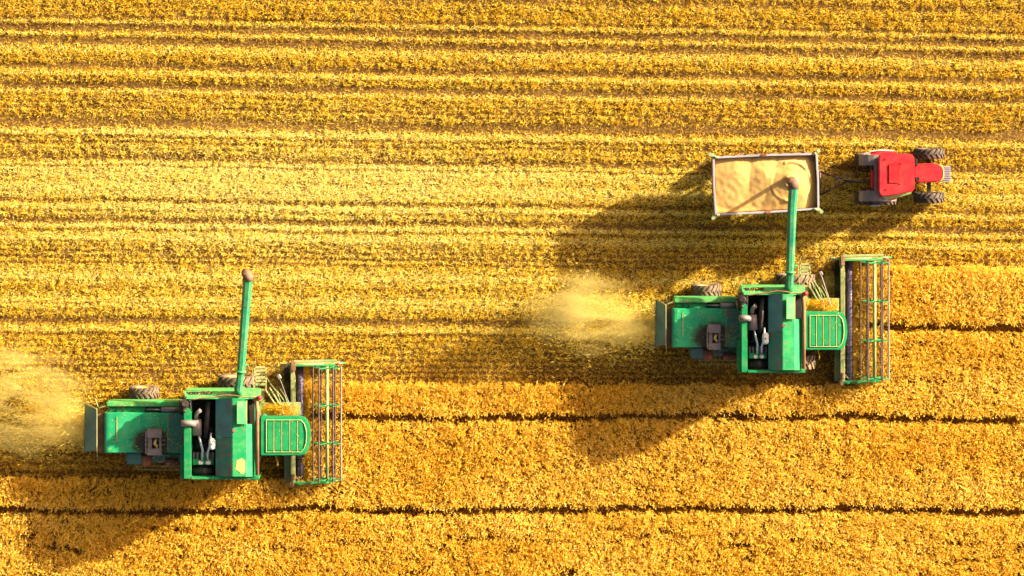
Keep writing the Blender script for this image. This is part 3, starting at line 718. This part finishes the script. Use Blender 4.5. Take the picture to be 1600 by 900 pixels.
    def flights(bm):
        a = Q(1327.5, 408, 0.52); b = Q(1327.5, 594, 0.52)
        tube(bm, [a, b], 0.14, 16)
        n = 130; turns = 9; R_ = 0.19; prev = None; L = (a-b).length; half = n//2
        for i in range(n+1):
            t = i/n; sg = 1 if t < 0.5 else -1; an = sg*(t-0.5)*2*PI*turns*2
            p = a.lerp(b, t); q = [bm.verts.new(p+Vector((math.cos(an)*r_, 0, math.sin(an)*r_))) for r_ in (0.10, R_)]
            if prev: bm.faces.new((prev[0], prev[1], q[1], q[0]))
            prev = q
    part('screw_auger', 'auger_steel', flights, hdr)
    # end shields
    part('end_shield', 'green_dusty', lambda bm: (slab(bm, [Q(1317, 398, 1.22), Q(1381, 396.5, 1.12), Q(1381, 400, 1.12), Q(1317, 402, 1.22)], 0.05, 0.01),
          prism(bm, [tuple(Q(x, y, 0.9)[:2]) for x, y in ((1316, 405), (1384, 402.5), (1384, 403.8), (1316, 406.8))], 0.15, 0.98, 0.0),
          tube(bm, [Q(1300, 405, 1.25), Q(1362, 404, 1.25)], 0.04, 8)), hdr)
    part('end_shield', 'green', lambda bm: (slab(bm, [Q(1314, 596, 1.05), Q(1372, 593, 0.95), Q(1372, 597, 0.95), Q(1314, 601, 1.05)], 0.05, 0.01),
          prism(bm, [tuple(Q(x, y, 0.9)[:2]) for x, y in ((1316, 597.5), (1376, 594.5), (1376, 595.8), (1316, 599))], 0.15, 0.9, 0.0)), hdr)
    part('crop_divider', 'green_light', lambda bm: [tube(bm, [Q(x0, y, 0.5), Q(x0+20, y+dy, 0.25)], [0.09, 0.02], 8) for x0, y, dy in ((1374, 403, -1), (1366, 596, 1))], hdr)
    part('header_drive', 'trailer_side', lambda bm: (box(bm, 1313, 400, 1320, 416, 1.1, 1.5, 0.04, Q), box(bm, 1311, 594, 1318, 603, 0.8, 1.2, 0.04, Q),
          tube(bm, [Q(1319, 584, 1.2), Q(1333, 600, 1.1)], 0.02, 6), bar(bm, Q(1317, 582, 1.15), Q(1317, 592, 1.15), 0.12, 0.15)), hdr)
    def knife(bm):
        bar(bm, Q(1338, 403, 0.14), Q(1338, 597, 0.14), 0.06, 0.04)
        for k in range(46):
            y = 405+k*4.2; bar(bm, Q(1338, y, 0.14), Q(1342, y, 0.12), 0.02, 0.02)
    part('cutter_bar', 'grey_metal', knife, hdr)
    rc = (1366.5, 1.35); RR = 0.61
    def qp(y, ang, rad=RR):
        p = Q(rc[0], y, rc[1]); return p + Vector((math.cos(ang)*rad, 0, math.sin(ang)*rad))
    part('reel_shaft', 'green_dusty', lambda bm: tube(bm, [qp(408, 0, 0), qp(593, 0, 0)], 0.075, 12), hdr)
    for k in range(6):
        a = k*PI/3+0.04
        def bat(bm, a=a):
            tube(bm, [qp(407, a), qp(594, a)], 0.038, 6)
            for j in range(44):
                p = qp(409+j*4.2, a); tube(bm, [p, p+Vector((-0.05, 0, -0.13)), p+Vector((-0.03, 0, -0.24))], 0.012, 4)
        part('reel_bat', 'bat_metal' if k else 'grey_metal', bat, hdr)
    for y in (410, 470.5, 532, 591):
        def spd(bm, y=y):
            for k in range(6):
                a = k*PI/3+0.04
                bar(bm, qp(y, 0, 0), qp(y, a), 0.035, 0.03)
                bar(bm, qp(y, a), qp(y, a+PI/3), 0.02, 0.02)
        part('reel_spider', 'green', spd, hdr)
    part('reel_arm', 'green_light', lambda bm: (bar(bm, Q(1318, 406.5, 1.25), qp(406, 0, 0.05), 0.07, 0.1), bar(bm, Q(1318, 596, 1.1), qp(596, 0, 0.05), 0.07, 0.1),
          bar(bm, qp(405.5, 0, -0.2), qp(405.5, 0, 0.5), 0.08, 0.06)), hdr)
    part('reel_motor', 'red_lamp', lambda bm: tube(bm, [qp(404.5, 0, 0.38), qp(404.5, 0, 0.60)], 0.045, 8), hdr)
    return root, P, Q

hr = harvester('green combine harvester on the right, spreading chaff and unloading grain into the trailer', lambda x, y: (x, y), lambda x, y: (x, y), (1243, 0),
          [(1233.5, 447, 3.70), (1234.5, 425, 3.82), (1237.5, 330, 3.86), (1239.8, 293, 3.85)], False, 0)
hl = harvester('green combine harvester at the lower left with its unloading auger swung out over empty stubble', lambda x, y: (347+(x-1207)*1.18, 676+(y-512)*1.03),
          lambda x, y: (457+(x-1316)*1.07, 562+(y-397)*0.965), (372, 0),
          [(373.0, 609, 3.70), (376.5, 580, 3.82), (384, 480, 4.0), (387.5, 436, 4.25)], True, 3)

# ------------------------------------------------------------------ chaff settled on the machines
def settled(root, P, lab, seed):
    r = np.random.default_rng(seed); Vs = []; Ts = []
    for (x0, y0, x1, y1, z, n) in ((1056, 484, 1104, 542, 2.415, 30), (1104, 484, 1157, 506, 2.435, 30), (1130, 506, 1157, 542, 2.45, 60), (1054, 466, 1150, 473, 2.26, 25),
                                   (1160, 450, 1250, 458, 3.54, 60), (1264, 490, 1314, 544, 3.49, 12), (1240, 446, 1262, 484, 1.67, 160), (1263, 468, 1310, 485, 1.67, 260), (1080, 546, 1155, 558, 1.62, 120)):
        a = P(x0, y1, z); b = P(x1, y0, z)
        x = r.uniform(a.x, b.x, n); y = r.uniform(a.y, b.y, n); zz = np.full(n, z) + r.random(n)*0.02
        an = r.uniform(0, PI, n); L = r.uniform(0.03, 0.12, n); d = np.stack([np.cos(an), np.sin(an), np.zeros(n)], 1)
        side = np.stack([-np.sin(an), np.cos(an), np.zeros(n)], 1); base = np.stack([x, y, zz], 1)
        V, F = quads(base, base+d*L[:, None], r.uniform(0.008, 0.016, n), side); Vs.append(V); Ts.append(np.repeat(r.uniform(0.1, 0.9, n), 4))
    V = np.concatenate(Vs); o = np_mesh('chaff', V, np.arange(len(V)).reshape(-1, 4), np.concatenate(Ts), 'straw', label=lab, cat='chaff', kind='stuff')
    o.location = root.location
settled(hr[0], hr[1], 'bits of chaff settled on the panels of the right harvester', 5)
settled(hl[0], hl[1], 'bits of chaff settled on the panels of the left harvester', 6)

# ------------------------------------------------------------------ straw heaped on each platform
def straw_pile(P, name, label):
    N = 1000; V = []; c = P(1283, 476, 1.65)
    x = rng.normal(-0.1, 0.36, N); y = rng.normal(-0.03, 0.13, N)
    x = np.where(np.abs(x) > 0.72, x*0.4, x); y = np.where((y > 0.27) | (y < -0.3), y*0.3, y)
    z = 0.02+0.2*np.exp(-(x/0.5)**2-(y/0.2)**2)*rng.random(N)
    ang = rng.uniform(0, PI, N); L = rng.uniform(0.04, 0.15, N)*np.where(rng.random(N) < 0.03, 2.2, 1); tz = rng.normal(0, 0.2, N)
    d = np.stack([np.cos(ang)*np.cos(tz), np.sin(ang)*np.cos(tz), np.sin(tz)], 1)
    base = np.stack([x, y, z], 1) - d*L[:, None]/2; tip = base+d*L[:, None]
    base[:, 2] = np.maximum(base[:, 2], 0.01); tip[:, 2] = np.maximum(tip[:, 2], 0.01)
    side = np.stack([-np.sin(ang), np.cos(ang), np.zeros(N)], 1)
    Vq, F = quads(base, tip, np.full(N, 0.03), side)
    o = np_mesh(name, Vq, F, np.repeat(rng.uniform(0.0, 0.32, N), 4), 'straw', label=label, cat='straw', kind='stuff')
    return o, c
for (root, P, Q), lab in ((hr, 'loose straw lying on the platform beside the right harvester cab'), (hl, 'loose straw lying on the platform beside the left harvester cab')):
    o, c = straw_pile(P, 'straw_pile', lab); o.location = c + root.location

def header_straw(root, Q, lab):
    N = 2600; a = Q(1334, 404, 0.2); b = Q(1334, 596, 0.2); t = rng.random(N)
    x = a.x + rng.normal(0, 0.13, N) - 0.05; y = a.y+(b.y-a.y)*t
    z = 0.2 + 0.35*rng.random(N)*np.exp(-((x-a.x)/0.15)**2)
    ang = rng.normal(0, 0.7, N); tz = rng.normal(0, 0.3, N); L = rng.uniform(0.08, 0.35, N)
    d = np.stack([np.cos(ang)*np.cos(tz), np.sin(ang)*np.cos(tz), np.sin(tz)], 1)
    base = np.stack([x, y, z], 1)-d*L[:, None]/2; tip = base+d*L[:, None]
    base[:, 2] = np.maximum(base[:, 2], 0.18); tip[:, 2] = np.maximum(tip[:, 2], 0.18)
    side = np.stack([-np.sin(ang), np.cos(ang), np.zeros(N)], 1)
    V, F = quads(base, tip, np.full(N, 0.016), side)
    o = np_mesh('cut_straw', V, F, np.repeat(rng.uniform(0.1, 0.8, N), 4), 'wheat', label=lab, cat='straw', kind='stuff'); o.location = root.location
header_straw(hr[0], hr[2], 'cut wheat lying in the header of the right harvester')
header_straw(hl[0], hl[2], 'cut wheat lying in the header of the left harvester')

# ------------------------------------------------------------------ grain trailer
tc0 = W(1196, 288, 0)
tr = empty('grain_trailer', tc0, 'open grey-rimmed farm trailer filled with pale grain behind the red tractor', 'trailer')
TZ = 2.6
def TP(x, y, z): return W(x, y, z)-tc0
cor = [TP(1113.5, 245.5, TZ), TP(1276.5, 239.5, TZ), TP(1279.5, 327, TZ), TP(1117.5, 336.5, TZ)]
cen = sum(cor, Vector())/4
def ins(p, d, z):
    ex = (cor[1]-cor[0]).normalized(); ey = (cor[0]-cor[3]).normalized()
    q = p-cen; sx = -1 if q.dot(ex) > 0 else 1; sy = -1 if q.dot(ey) > 0 else 1
    r_ = p+ex*sx*d+ey*sy*d; r_.z = z; return r_
bm = bmesh.new()
for i in range(4):
    a, b_ = cor[i], cor[(i+1) % 4]; ai, bi = ins(a, 0.06, TZ), ins(b_, 0.06, TZ)
    b2 = bmesh.new(); q = [a, b_, bi, ai]
    hi = [b2.verts.new((p.x, p.y, TZ-0.05)) for p in q]; lo = [b2.verts.new((p.x, p.y, 1.45)) for p in q]
    b2.faces.new(hi); b2.faces.new(lo[::-1])
    for k in range(4): b2.faces.new((hi[k], lo[k], lo[(k+1) % 4], hi[(k+1) % 4]))
    merge(bm, b2)
    n = 9
    for k in range(1, n):        # ribs outside
        p = a.lerp(b_, k/n); out = (p-cen); ex = (b_-a).normalized(); o_ = Vector((-ex.y, ex.x, 0)); o_ = o_ if o_.dot(out) > 0 else -o_
        bar(bm, Vector((p.x, p.y, 1.46))+o_*0.03, Vector((p.x, p.y, TZ-0.1))+o_*0.03, 0.06, 0.05)
body = obj('side_wall', bm, 'trailer_side', tr)
bm = bmesh.new()
prism(bm, [tuple(p[:2]) for p in cor][::-1], 1.38, 1.47, 0.01)
for s in (0.35, 0.65):
    bar(bm, cor[0].lerp(cor[3], s)*1.0+Vector((0, 0, 1.28-TZ)), cor[1].lerp(cor[2], s)+Vector((0, 0, 1.28-TZ)), 0.12, 0.18)
for s in (0.16, 0.84):
    a_ = cor[0].lerp(cor[1], s); b_ = cor[3].lerp(cor[2], s)
    bar(bm, Vector((*a_.lerp(b_, .16)[:2], 0.5)), Vector((*a_.lerp(b_, .84)[:2], 0.5)), 0.1, 0.1)
    for t in (0.35, 0.65):
        q_ = a_.lerp(b_, t); bar(bm, Vector((q_.x, q_.y, 0.5)), Vector((q_.x, q_.y, 1.3)), 0.1, 0.14)
obj('chassis', bm, 'black_metal', tr)
for i in range(4):
    bm = bmesh.new(); a, b_ = cor[i], cor[(i+1) % 4]
    # the long rail dips a little at its middle latch
    mid = a.lerp(b_, 0.5)
    bar(bm, ins(a, 0.03, TZ), ins(mid, 0.0, TZ)+((a-cen)*0+ (cen-mid)*0.0), 0.085, 0.08)
    bar(bm, ins(mid, 0.0, TZ), ins(b_, 0.03, TZ), 0.085, 0.08)
    obj('top_rail', bm, 'steel_rail', tr)
for i, (dx, dy) in enumerate(((-1, 1), (0.6, 1), (1, -0.8), (-0.8, -1))):
    bm = bmesh.new(); p = cor[i]
    bar(bm, p+Vector((-0.12*dx, 0.0, 0)), p+Vector((0.12*dx, 0.14*dy, 0.02)), 0.12, 0.12)
    tube(bm, [p+Vector((0.1*dx, 0.12*dy, -0.1)), p+Vector((0.1*dx, 0.12*dy, 0.1))], 0.085, 10)
    tube(bm, [p+Vector((-0.25*dx, 0, 0.03)), p+Vector((-0.05*dx, 0, 0.06))], 0.05, 8)
    bar(bm, p+Vector((0.02*dx, 0.02*dy, -1.1)), p+Vector((0.02*dx, 0.02*dy, 0.02)), 0.1, 0.1)
    obj('corner_hinge', bm, 'hinge_paint', tr)
for i in (0, 2):
    bm = bmesh.new(); a, b_ = cor[i], cor[(i+1) % 4]; p = a.lerp(b_, 0.49)
    bar(bm, p+Vector((-0.12, 0, 0.03)), p+Vector((0.12, 0, 0.03)), 0.11, 0.08); obj('latch', bm, 'rust_red', tr)
exx = (cor[1]-cor[0]).normalized()
for s in (0.16, 0.84):
    for t in (0.14, 0.86):
        p = cor[0].lerp(cor[1], s).lerp(cor[3].lerp(cor[2], s), t)
        wheel(tr, (p.x, p.y, 0.5), 0.5, 0.3, 'rubber', 'grey_metal', 20, 0.02)
bm = bmesh.new()
A = TP(1281, 268, .8); B = TP(1283, 304, .8); Cc = TP(1325, 283, .75); D = TP(1362, 284.5, .7)
tube(bm, [A, Cc], 0.045, 8); tube(bm, [B, Cc], 0.045, 8); bar(bm, Cc, D, 0.12, 0.10)
tube(bm, [A.lerp(Cc, .55), B.lerp(Cc, .55)], 0.04, 8); tube(bm, [TP(1281, 268, .8), TP(1281, 304, .8)], 0.05, 8)
tube(bm, [TP(1283, 272, 0.95), TP(1292, 280, 1.0), TP(1287, 300, 0.9)], 0.03, 6)
obj('drawbar', bm, 'bat_metal', tr)
bm = bmesh.new()
tube(bm, [TP(1303, 285, 1.0), TP(1318, 280, 1.1), TP(1340, 282.5, 1.2), TP(1360, 285, 1.2)], 0.022, 6)
tube(bm, [TP(1306, 277, 1.0), TP(1330, 273, 1.1), TP(1350, 266, 1.1), TP(1361, 264, 1.1)], 0.012, 6)
obj('brake_line', bm, 'grey_metal', tr)

# grain load
def grain_load():
    nx, ny = 150, 84; bm = bmesh.new(); g = []
    i0 = [ins(c, 0.07, TZ) for c in cor]
    def px_of(p):   # world point -> approx photo px at z 2.3
        k = (H-2.3)/H; w = p+tc0
        return w.x/(SC*k)+NX, NY-(w.y-(450-NY)*SC)/(SC*k)
    for j in range(ny+1):
        row = []
        for i in range(nx+1):
            p = i0[0].lerp(i0[1], i/nx).lerp(i0[3].lerp(i0[2], i/nx), j/ny)
            x, y = px_of(p)
            h = 2.32
            for cx, cy, hh, sl in ((1237, 283, 0.52, 0.0118), (1196, 272, 0.40, 0.0110), (1150, 268, 0.34, 0.0085), (1215, 326, 0.10, 0.014)):
                d = math.hypot(x-cx, (y-cy)*1.0)
                h = max(h, 2.32+hh*0.75-sl*d*0.5 + (0 if cx != 1237 else 0))
            d = math.hypot(x-1235, y-283)
            h += 0.05*math.exp(-((d-31)/2.5)**2)*(1 if x > 1225 else 0.3) - 0.10*math.exp(-(d/6)**2) + 0.06*math.exp(-((d-8)/3)**2)
            h -= 0.14*max(0, (x-1258)/18) + 0.08*max(0, (252-y)/8)
            h += 0.015*mnoise.noise(Vector((x*0.12, y*0.12, 0))) + 0.02*mnoise.noise(Vector((x*0.05, y*0.04, 4)))
            row.append(bm.verts.new((p.x, p.y, h)))
        g.append(row)
    bot = []
    for j in range(ny):
        for i in range(nx):
            f = bm.faces.new((g[j][i], g[j][i+1], g[j+1][i+1], g[j+1][i])); f.smooth = True
    border = [g[0][i] for i in range(nx+1)]+[g[j][nx] for j in range(1, ny+1)]+[g[ny][i] for i in range(nx-1, -1, -1)]+[g[j][0] for j in range(ny-1, 0, -1)]
    low = [bm.verts.new((v.co.x, v.co.y, 1.48)) for v in border]
    for k in range(len(border)):
        bm.faces.new((border[k], border[(k+1) % len(border)], low[(k+1) % len(border)], low[k]))
    bm.faces.new(low)
    o = obj('grain', bm, 'grain'); o.location = tc0
    tag(o, 'pale harvested wheat grain heaped inside the grey trailer', 'grain', kind='stuff')
grain_load()

bm = bmesh.new()
gs = W(1236.2, 284.5, 3.45)
tube(bm, [gs, gs+Vector((-0.05, 0.06, -0.45)), gs+Vector((-0.08, 0.10, -0.7)), gs+Vector((-0.09, 0.11, -0.95))], [0.09, 0.08, 0.10, 0.14], 12)
for v in bm.verts: v.co += mnoise.noise_vector(v.co*7)*0.02
tag(obj('falling_grain', bm, 'grain'), 'stream of grain falling from the auger spout onto the trailer load', 'grain', kind='stuff')

# ------------------------------------------------------------------ red tractor
t0 = W(1400, 276, 0)
tk = empty('tractor', t0, 'red farm tractor with wide cab roof towing the grain trailer', 'tractor')
def K(x, y, z): return W(x, y, z)-t0
def kpart(name, mat, fn, parent=tk, **k):
    bm = bmesh.new(); fn(bm); return obj(name, bm, mat, parent, **k)
def kbox(bm, x0, y0, x1, y1, z0, z1, bev=0.02):
    a = K(x0, y1, z1); b = K(x1, y0, z1); prism(bm, [(a.x, a.y), (b.x, a.y), (b.x, b.y), (a.x, b.y)], z0, z1, bev)
for y, yy in ((239.7, 0), (308.3, 0)):
    p = K(1451.5, y, 0.68); wheel(tk, (p.x, p.y, 0.68), 0.68, 0.44, 'rubber', 'grey_metal', 17, 0.06)
for y in (249, 309.5):
    p = K(1368, y, 0.86); wheel(tk, (p.x, p.y, 0.86), 0.92, 0.50, 'rubber', 'grey_metal', 20, 0.06)
def roof(bm):
    prof = [(1373, 245), (1375, 240.5), (1380, 238.3), (1396, 238), (1399, 239.6), (1424, 240.6), (1428, 243), (1429.2, 252), (1429.2, 290), (1428, 298.5), (1412, 302), (1400, 305), (1380, 307.2), (1375, 305), (1373, 299)]
    prism(bm, [tuple(K(x, y, 2.75)[:2]) for x, y in prof][::-1], 2.53, 2.75, 0.07)
cabt = kpart('cab', 'black_metal', lambda bm: ([bar(bm, K(x, y, 1.2), K(x, y, 2.55), 0.09, 0.09) for x, y in ((1377, 245), (1377, 301), (1425, 247), (1425, 295), (1402, 243), (1402, 302))], kbox(bm, 1377, 247, 1426, 297, 0.7, 1.2, 0.03)))
kpart('cab_roof', 'red', roof, cabt)
kpart('roof_hatch', 'red_hatch', lambda bm: kbox(bm, 1388.5, 256.5, 1405.5, 286.5, 2.74, 2.795, 0.05), cabt)
kpart('roof_bolt', 'black_metal', lambda bm: [tube(bm, [K(x, y, 2.7), K(x, y, 2.79)], 0.03, 8) for x, y in ((1383, 249), (1407, 255.5), (1407, 287), (1384.5, 296))], cabt)
kpart('cab_window', 'glass', lambda bm: kbox(bm, 1378.5, 246.5, 1424, 298, 1.2, 2.52, 0.02), cabt)
kpart('rear_panel', 'red', lambda bm: (kbox(bm, 1362.5, 266, 1368, 296, 1.2, 1.75, 0.03)))
kpart('rear_frame', 'grey_metal', lambda bm: (kbox(bm, 1368.5, 256, 1372.5, 302, 1.1, 2.2, 0.02), bar(bm, K(1361, 258, 1.0), K(1361, 300, 1.0), 0.1, 0.1)))
# engine hood: rounded front
def thood(bm):
    prof = [(1428, 258.0), (1440, 256.3), (1465, 256.8), (1470, 258.5), (1472.3, 262), (1472.6, 270), (1472.3, 279), (1470, 283), (1465, 284.6), (1440, 286), (1428, 284.5)]
    prism(bm, [tuple(K(x, y, 1.7)[:2]) for x, y in prof][::-1], 0.9, 1.7, 0.10)
kpart('hood', 'red', thood)
kpart('hood_edge', 'roof_seam', lambda bm: (tube(bm, [K(1466, 257.3, 1.58), K(1471, 259.5, 1.57), K(1473.6, 264, 1.57), K(1473.9, 270.5, 1.57), K(1473.6, 277, 1.57), K(1471, 282, 1.57), K(1466, 284.5, 1.58)], 0.035, 8)))
kpart('gearbox', 'black_metal', lambda bm: (kbox(bm, 1362, 264, 1472, 278, 0.55, 0.95, 0.04), kbox(bm, 1380, 254, 1392, 290, 0.7, 1.1, 0.05)))
kpart('front_axle', 'black_metal', lambda bm: (bar(bm, K(1451.5, 246, 0.66), K(1451.5, 302, 0.66), 0.16, 0.18), bar(bm, K(1458, 248, 0.72), K(1458, 262, 0.72), 0.05, 0.05)))
kpart('rear_axle', 'black_metal', lambda bm: (tube(bm, [K(1368, 251, 0.86), K(1368, 306, 0.86)], 0.13, 10)))
kpart('front_weight', 'steel_rail', lambda bm: [kbox(bm, 1473.5, 260.4+k*2.75, 1486, 262.2+k*2.75, 0.55, 1.0, 0.012) for k in range(9)])
kpart('weight_bracket', 'black_metal', lambda bm: kbox(bm, 1470, 261, 1484, 283.5, 0.5, 0.8, 0.02))
kpart('exhaust_pipe', 'black_metal', lambda bm: (tube(bm, [K(1432, 258, 1.6), K(1432, 258, 2.1), K(1433, 257, 2.55)], 0.055, 10)))
kpart('mirror', 'black_metal', lambda bm: (tube(bm, [K(1428, 247, 2.3), K(1434, 250, 2.35)], 0.02, 6), kbox(bm, 1430, 249, 1434, 256, 2.1, 2.4, 0.02)), cabt)
kpart('air_intake', 'black_metal', lambda bm: (tube(bm, [K(1434, 279.5, 1.68), K(1434, 279.5, 1.95)], 0.09, 10)))
# rear mudguards with lamps
def guard(bm, y0, y1):
    for k in range(8):
        a0 = PI*(0.75-0.075*k); a1 = PI*(0.75-0.075*(k+1)); cx = 1368; r_ = 1.02
        q = []
        for a, yv in ((a0, y0), (a1, y0), (a1, y1), (a0, y1)):
            z = 0.86+math.sin(a)*r_; p = K(cx, yv, z); q.append(Vector((p.x+math.cos(a)*r_*1.0, p.y, z)))
        slab(bm, q, 0.03, 0)
for ys, lampy in (((242, 258.5), 247), ((298, 314.5), 310)):
    g = kpart('mudguard', 'grey_metal', lambda bm: guard(bm, *ys))
    up = ys[0] < 270
    kpart('tail_lamp', 'blue_lamp', lambda bm: (kbox(bm, 1346.5, lampy-3.0, 1352.5, lampy+3, 1.4, 1.66, 0.04)), g)
    kpart('indicator_lamp', 'amber_lamp', lambda bm: (kbox(bm, 1353.8, lampy-3.5 if up else lampy-5.5, 1356.8, lampy+3 if up else lampy+1, 1.5, 1.76, 0.03)), g)
    kpart('lamp_bracket', 'black_metal', lambda bm: (kbox(bm, 1357.3, ys[0]+1, 1358.6, ys[1], 1.5, 1.80, 0.01)), g)
kpart('side_fender', 'red', lambda bm: slab(bm, [K(1360, 238.5, 1.75), K(1374, 235.5, 1.85), K(1398, 236.5, 1.8), K(1398, 243, 1.9), K(1361, 246, 1.85)], 0.05, 0.015))
kpart('fender_edge', 'white_plastic', lambda bm: tube(bm, [K(1350, 241, 1.7), K(1362, 236.5, 1.78), K(1375, 234.8, 1.85), K(1396, 235.6, 1.8)], 0.03, 6))
kpart('side_fender', 'red', lambda bm: slab(bm, [K(1361, 307, 1.85), K(1378, 306, 1.9), K(1402, 306, 1.85), K(1400, 311.5, 1.7), K(1388, 315, 1.6), K(1361, 315, 1.65)], 0.05, 0.015))
kpart('step', 'roof_seam', lambda bm: (slab(bm, [K(1378, 307, 1.95), K(1402, 303.5, 2.0), K(1424, 299.5, 2.0), K(1424, 301.5, 1.98), K(1400, 308, 1.95), K(1385, 311, 1.9)], 0.04, 0.01)))
kpart('side_reservoir', 'blue_lamp', lambda bm: tube(bm, [K(1360.5, 319, 1.0), K(1363, 319, 1.0), K(1374, 318.5, 1.0), K(1376, 318.5, 1.0)], [0.05, 0.105, 0.105, 0.05], 12))
kpart('hitch', 'black_metal', lambda bm: (bar(bm, K(1358, 284.5, 0.62), K(1372, 282, 0.62), 0.12, 0.08), tube(bm, [K(1345, 268, .9), K(1362, 268, 1.1)], .03, 6), tube(bm, [K(1345, 296, .9), K(1362, 294, 1.1)], .03, 6)))

# ------------------------------------------------------------------ chaff dust
def dust_mat(name, dens, seed):
    m = bpy.data.materials.new(name); m.use_nodes = True; nt = m.node_tree
    nt.nodes.remove(nt.nodes['Principled BSDF'])
    v = nt.nodes.new('ShaderNodeVolumePrincipled'); v.inputs['Color'].default_value = (1.0, 0.78, 0.24, 1)
    v.inputs['Anisotropy'].default_value = 0.1
    tc = nt.nodes.new('ShaderNodeTexCoord')
    # generated coords are 0..1 over the box; fade towards all faces
    mp = nt.nodes.new('ShaderNodeVectorMath'); mp.operation = 'MULTIPLY_ADD'
    mp.inputs[1].default_value = (2, 2, 2); mp.inputs[2].default_value = (-1, -1, -1); nt.links.new(tc.outputs['Generated'], mp.inputs[0])
    ln = nt.nodes.new('ShaderNodeVectorMath'); ln.operation = 'LENGTH'; nt.links.new(mp.outputs[0], ln.inputs[0])
    fade = nt.nodes.new('ShaderNodeMapRange'); nt.links.new(ln.outputs['Value'], fade.inputs[0])
    fade.inputs[1].default_value = 0.2; fade.inputs[2].default_value = 0.95; fade.inputs[3].default_value = 1; fade.inputs[4].default_value = 0
    mm = nt.nodes.new('ShaderNodeMapping'); mm.inputs['Scale'].default_value = (0.42, 1.5, 1.0); mm.inputs['Location'].default_value = (seed, 0, 0)
    nt.links.new(tc.outputs['Object'], mm.inputs[0])
    n = noise_tex(nt, 1.0, 5, mm.outputs[0], dist=0.7, rough=0.6)
    t = thresh(nt, n, 0.46, 0.66)
    d = math_n(nt, 'MULTIPLY', math_n(nt, 'MULTIPLY', t, fade.outputs[0]), dens)
    nt.links.new(d, v.inputs['Density']); nt.links.new(v.outputs[0], nt.nodes['Material Output'].inputs['Volume'])
    MAT[name] = m
def dust(px, py, ax, ay, az, rot, dens, seed, label, z=None):
    nmn = 'dust_%d' % seed; dust_mat(nmn, dens, seed*3.7)
    bm = bmesh.new(); bmesh.ops.create_icosphere(bm, subdivisions=3, radius=1.0)
    for v in bm.verts: v.co = Vector((v.co.x*ax, v.co.y*ay, v.co.z*az))
    z = z if z is not None else az+0.03
    o = obj('dust_cloud', bm, nmn); o.location = W(px, py, z); o.rotation_euler = (0, 0, rot)
    tag(o, label, 'dust', kind='stuff')
dust(922, 488, 3.3, 2.1, 1.6, R(-4), 1.9, 1, 'pale chaff dust blown out behind the right harvester')
dust(22, 622, 4.0, 2.9, 1.5, R(-10), 1.8, 2, 'bright chaff dust drifting behind the left harvester')
dust(992, 512, 1.9, 0.95, 0.9, R(-6), 2.2, 5, 'dense chaff dust right at the outlet of the right harvester', 1.3)
dust(104, 664, 1.9, 1.1, 0.9, R(-14), 2.2, 6, 'dense chaff dust right at the outlet of the left harvester', 1.3)
dust(1293, 440, 0.9, 1.6, 0.5, 0, 0.5, 3, 'thin brown dust between the right cab ladder and its header', 0.8)
dust(435, 600, 1.0, 1.6, 0.5, 0, 0.6, 4, 'thin brown dust between the left cab ladder and its header', 0.8)

# flying chaff
def chaff(px, py, dx, dy, n, label, seed):
    r = np.random.default_rng(seed); t = r.beta(1.0, 2.6, n)
    c = np.array([*W(px, py, 1.2)])
    x = c[0]-t*dx; y = c[1] + dy*t + r.normal(0, 1, n)*(0.45+1.1*t); z = 0.25+1.3*(1-t)*r.random(n)+0.5*r.random(n)
    ang = r.normal(0, 0.5, n); tz = r.normal(0, 0.4, n); L = r.uniform(0.04, 0.15, n)
    d = np.stack([np.cos(ang)*np.cos(tz), np.sin(ang)*np.cos(tz), np.sin(tz)], 1)
    b0 = np.stack([x, y, z], 1); side = np.stack([-np.sin(ang), np.cos(ang), np.zeros(n)], 1)
    V, F = quads(b0, b0+d*L[:, None], np.full(n, 0.018), side)
    np_mesh('flying_chaff', V, F, np.repeat(r.uniform(0.5, 1.0, n), 4), 'straw', label=label, cat='chaff', kind='stuff')
chaff(1022, 512, 6.5, 0.6, 5000, 'bits of straw flying out behind the right harvester', 1)
chaff(130, 668, 6.0, 1.6, 5000, 'bits of straw flying out behind the left harvester', 2)
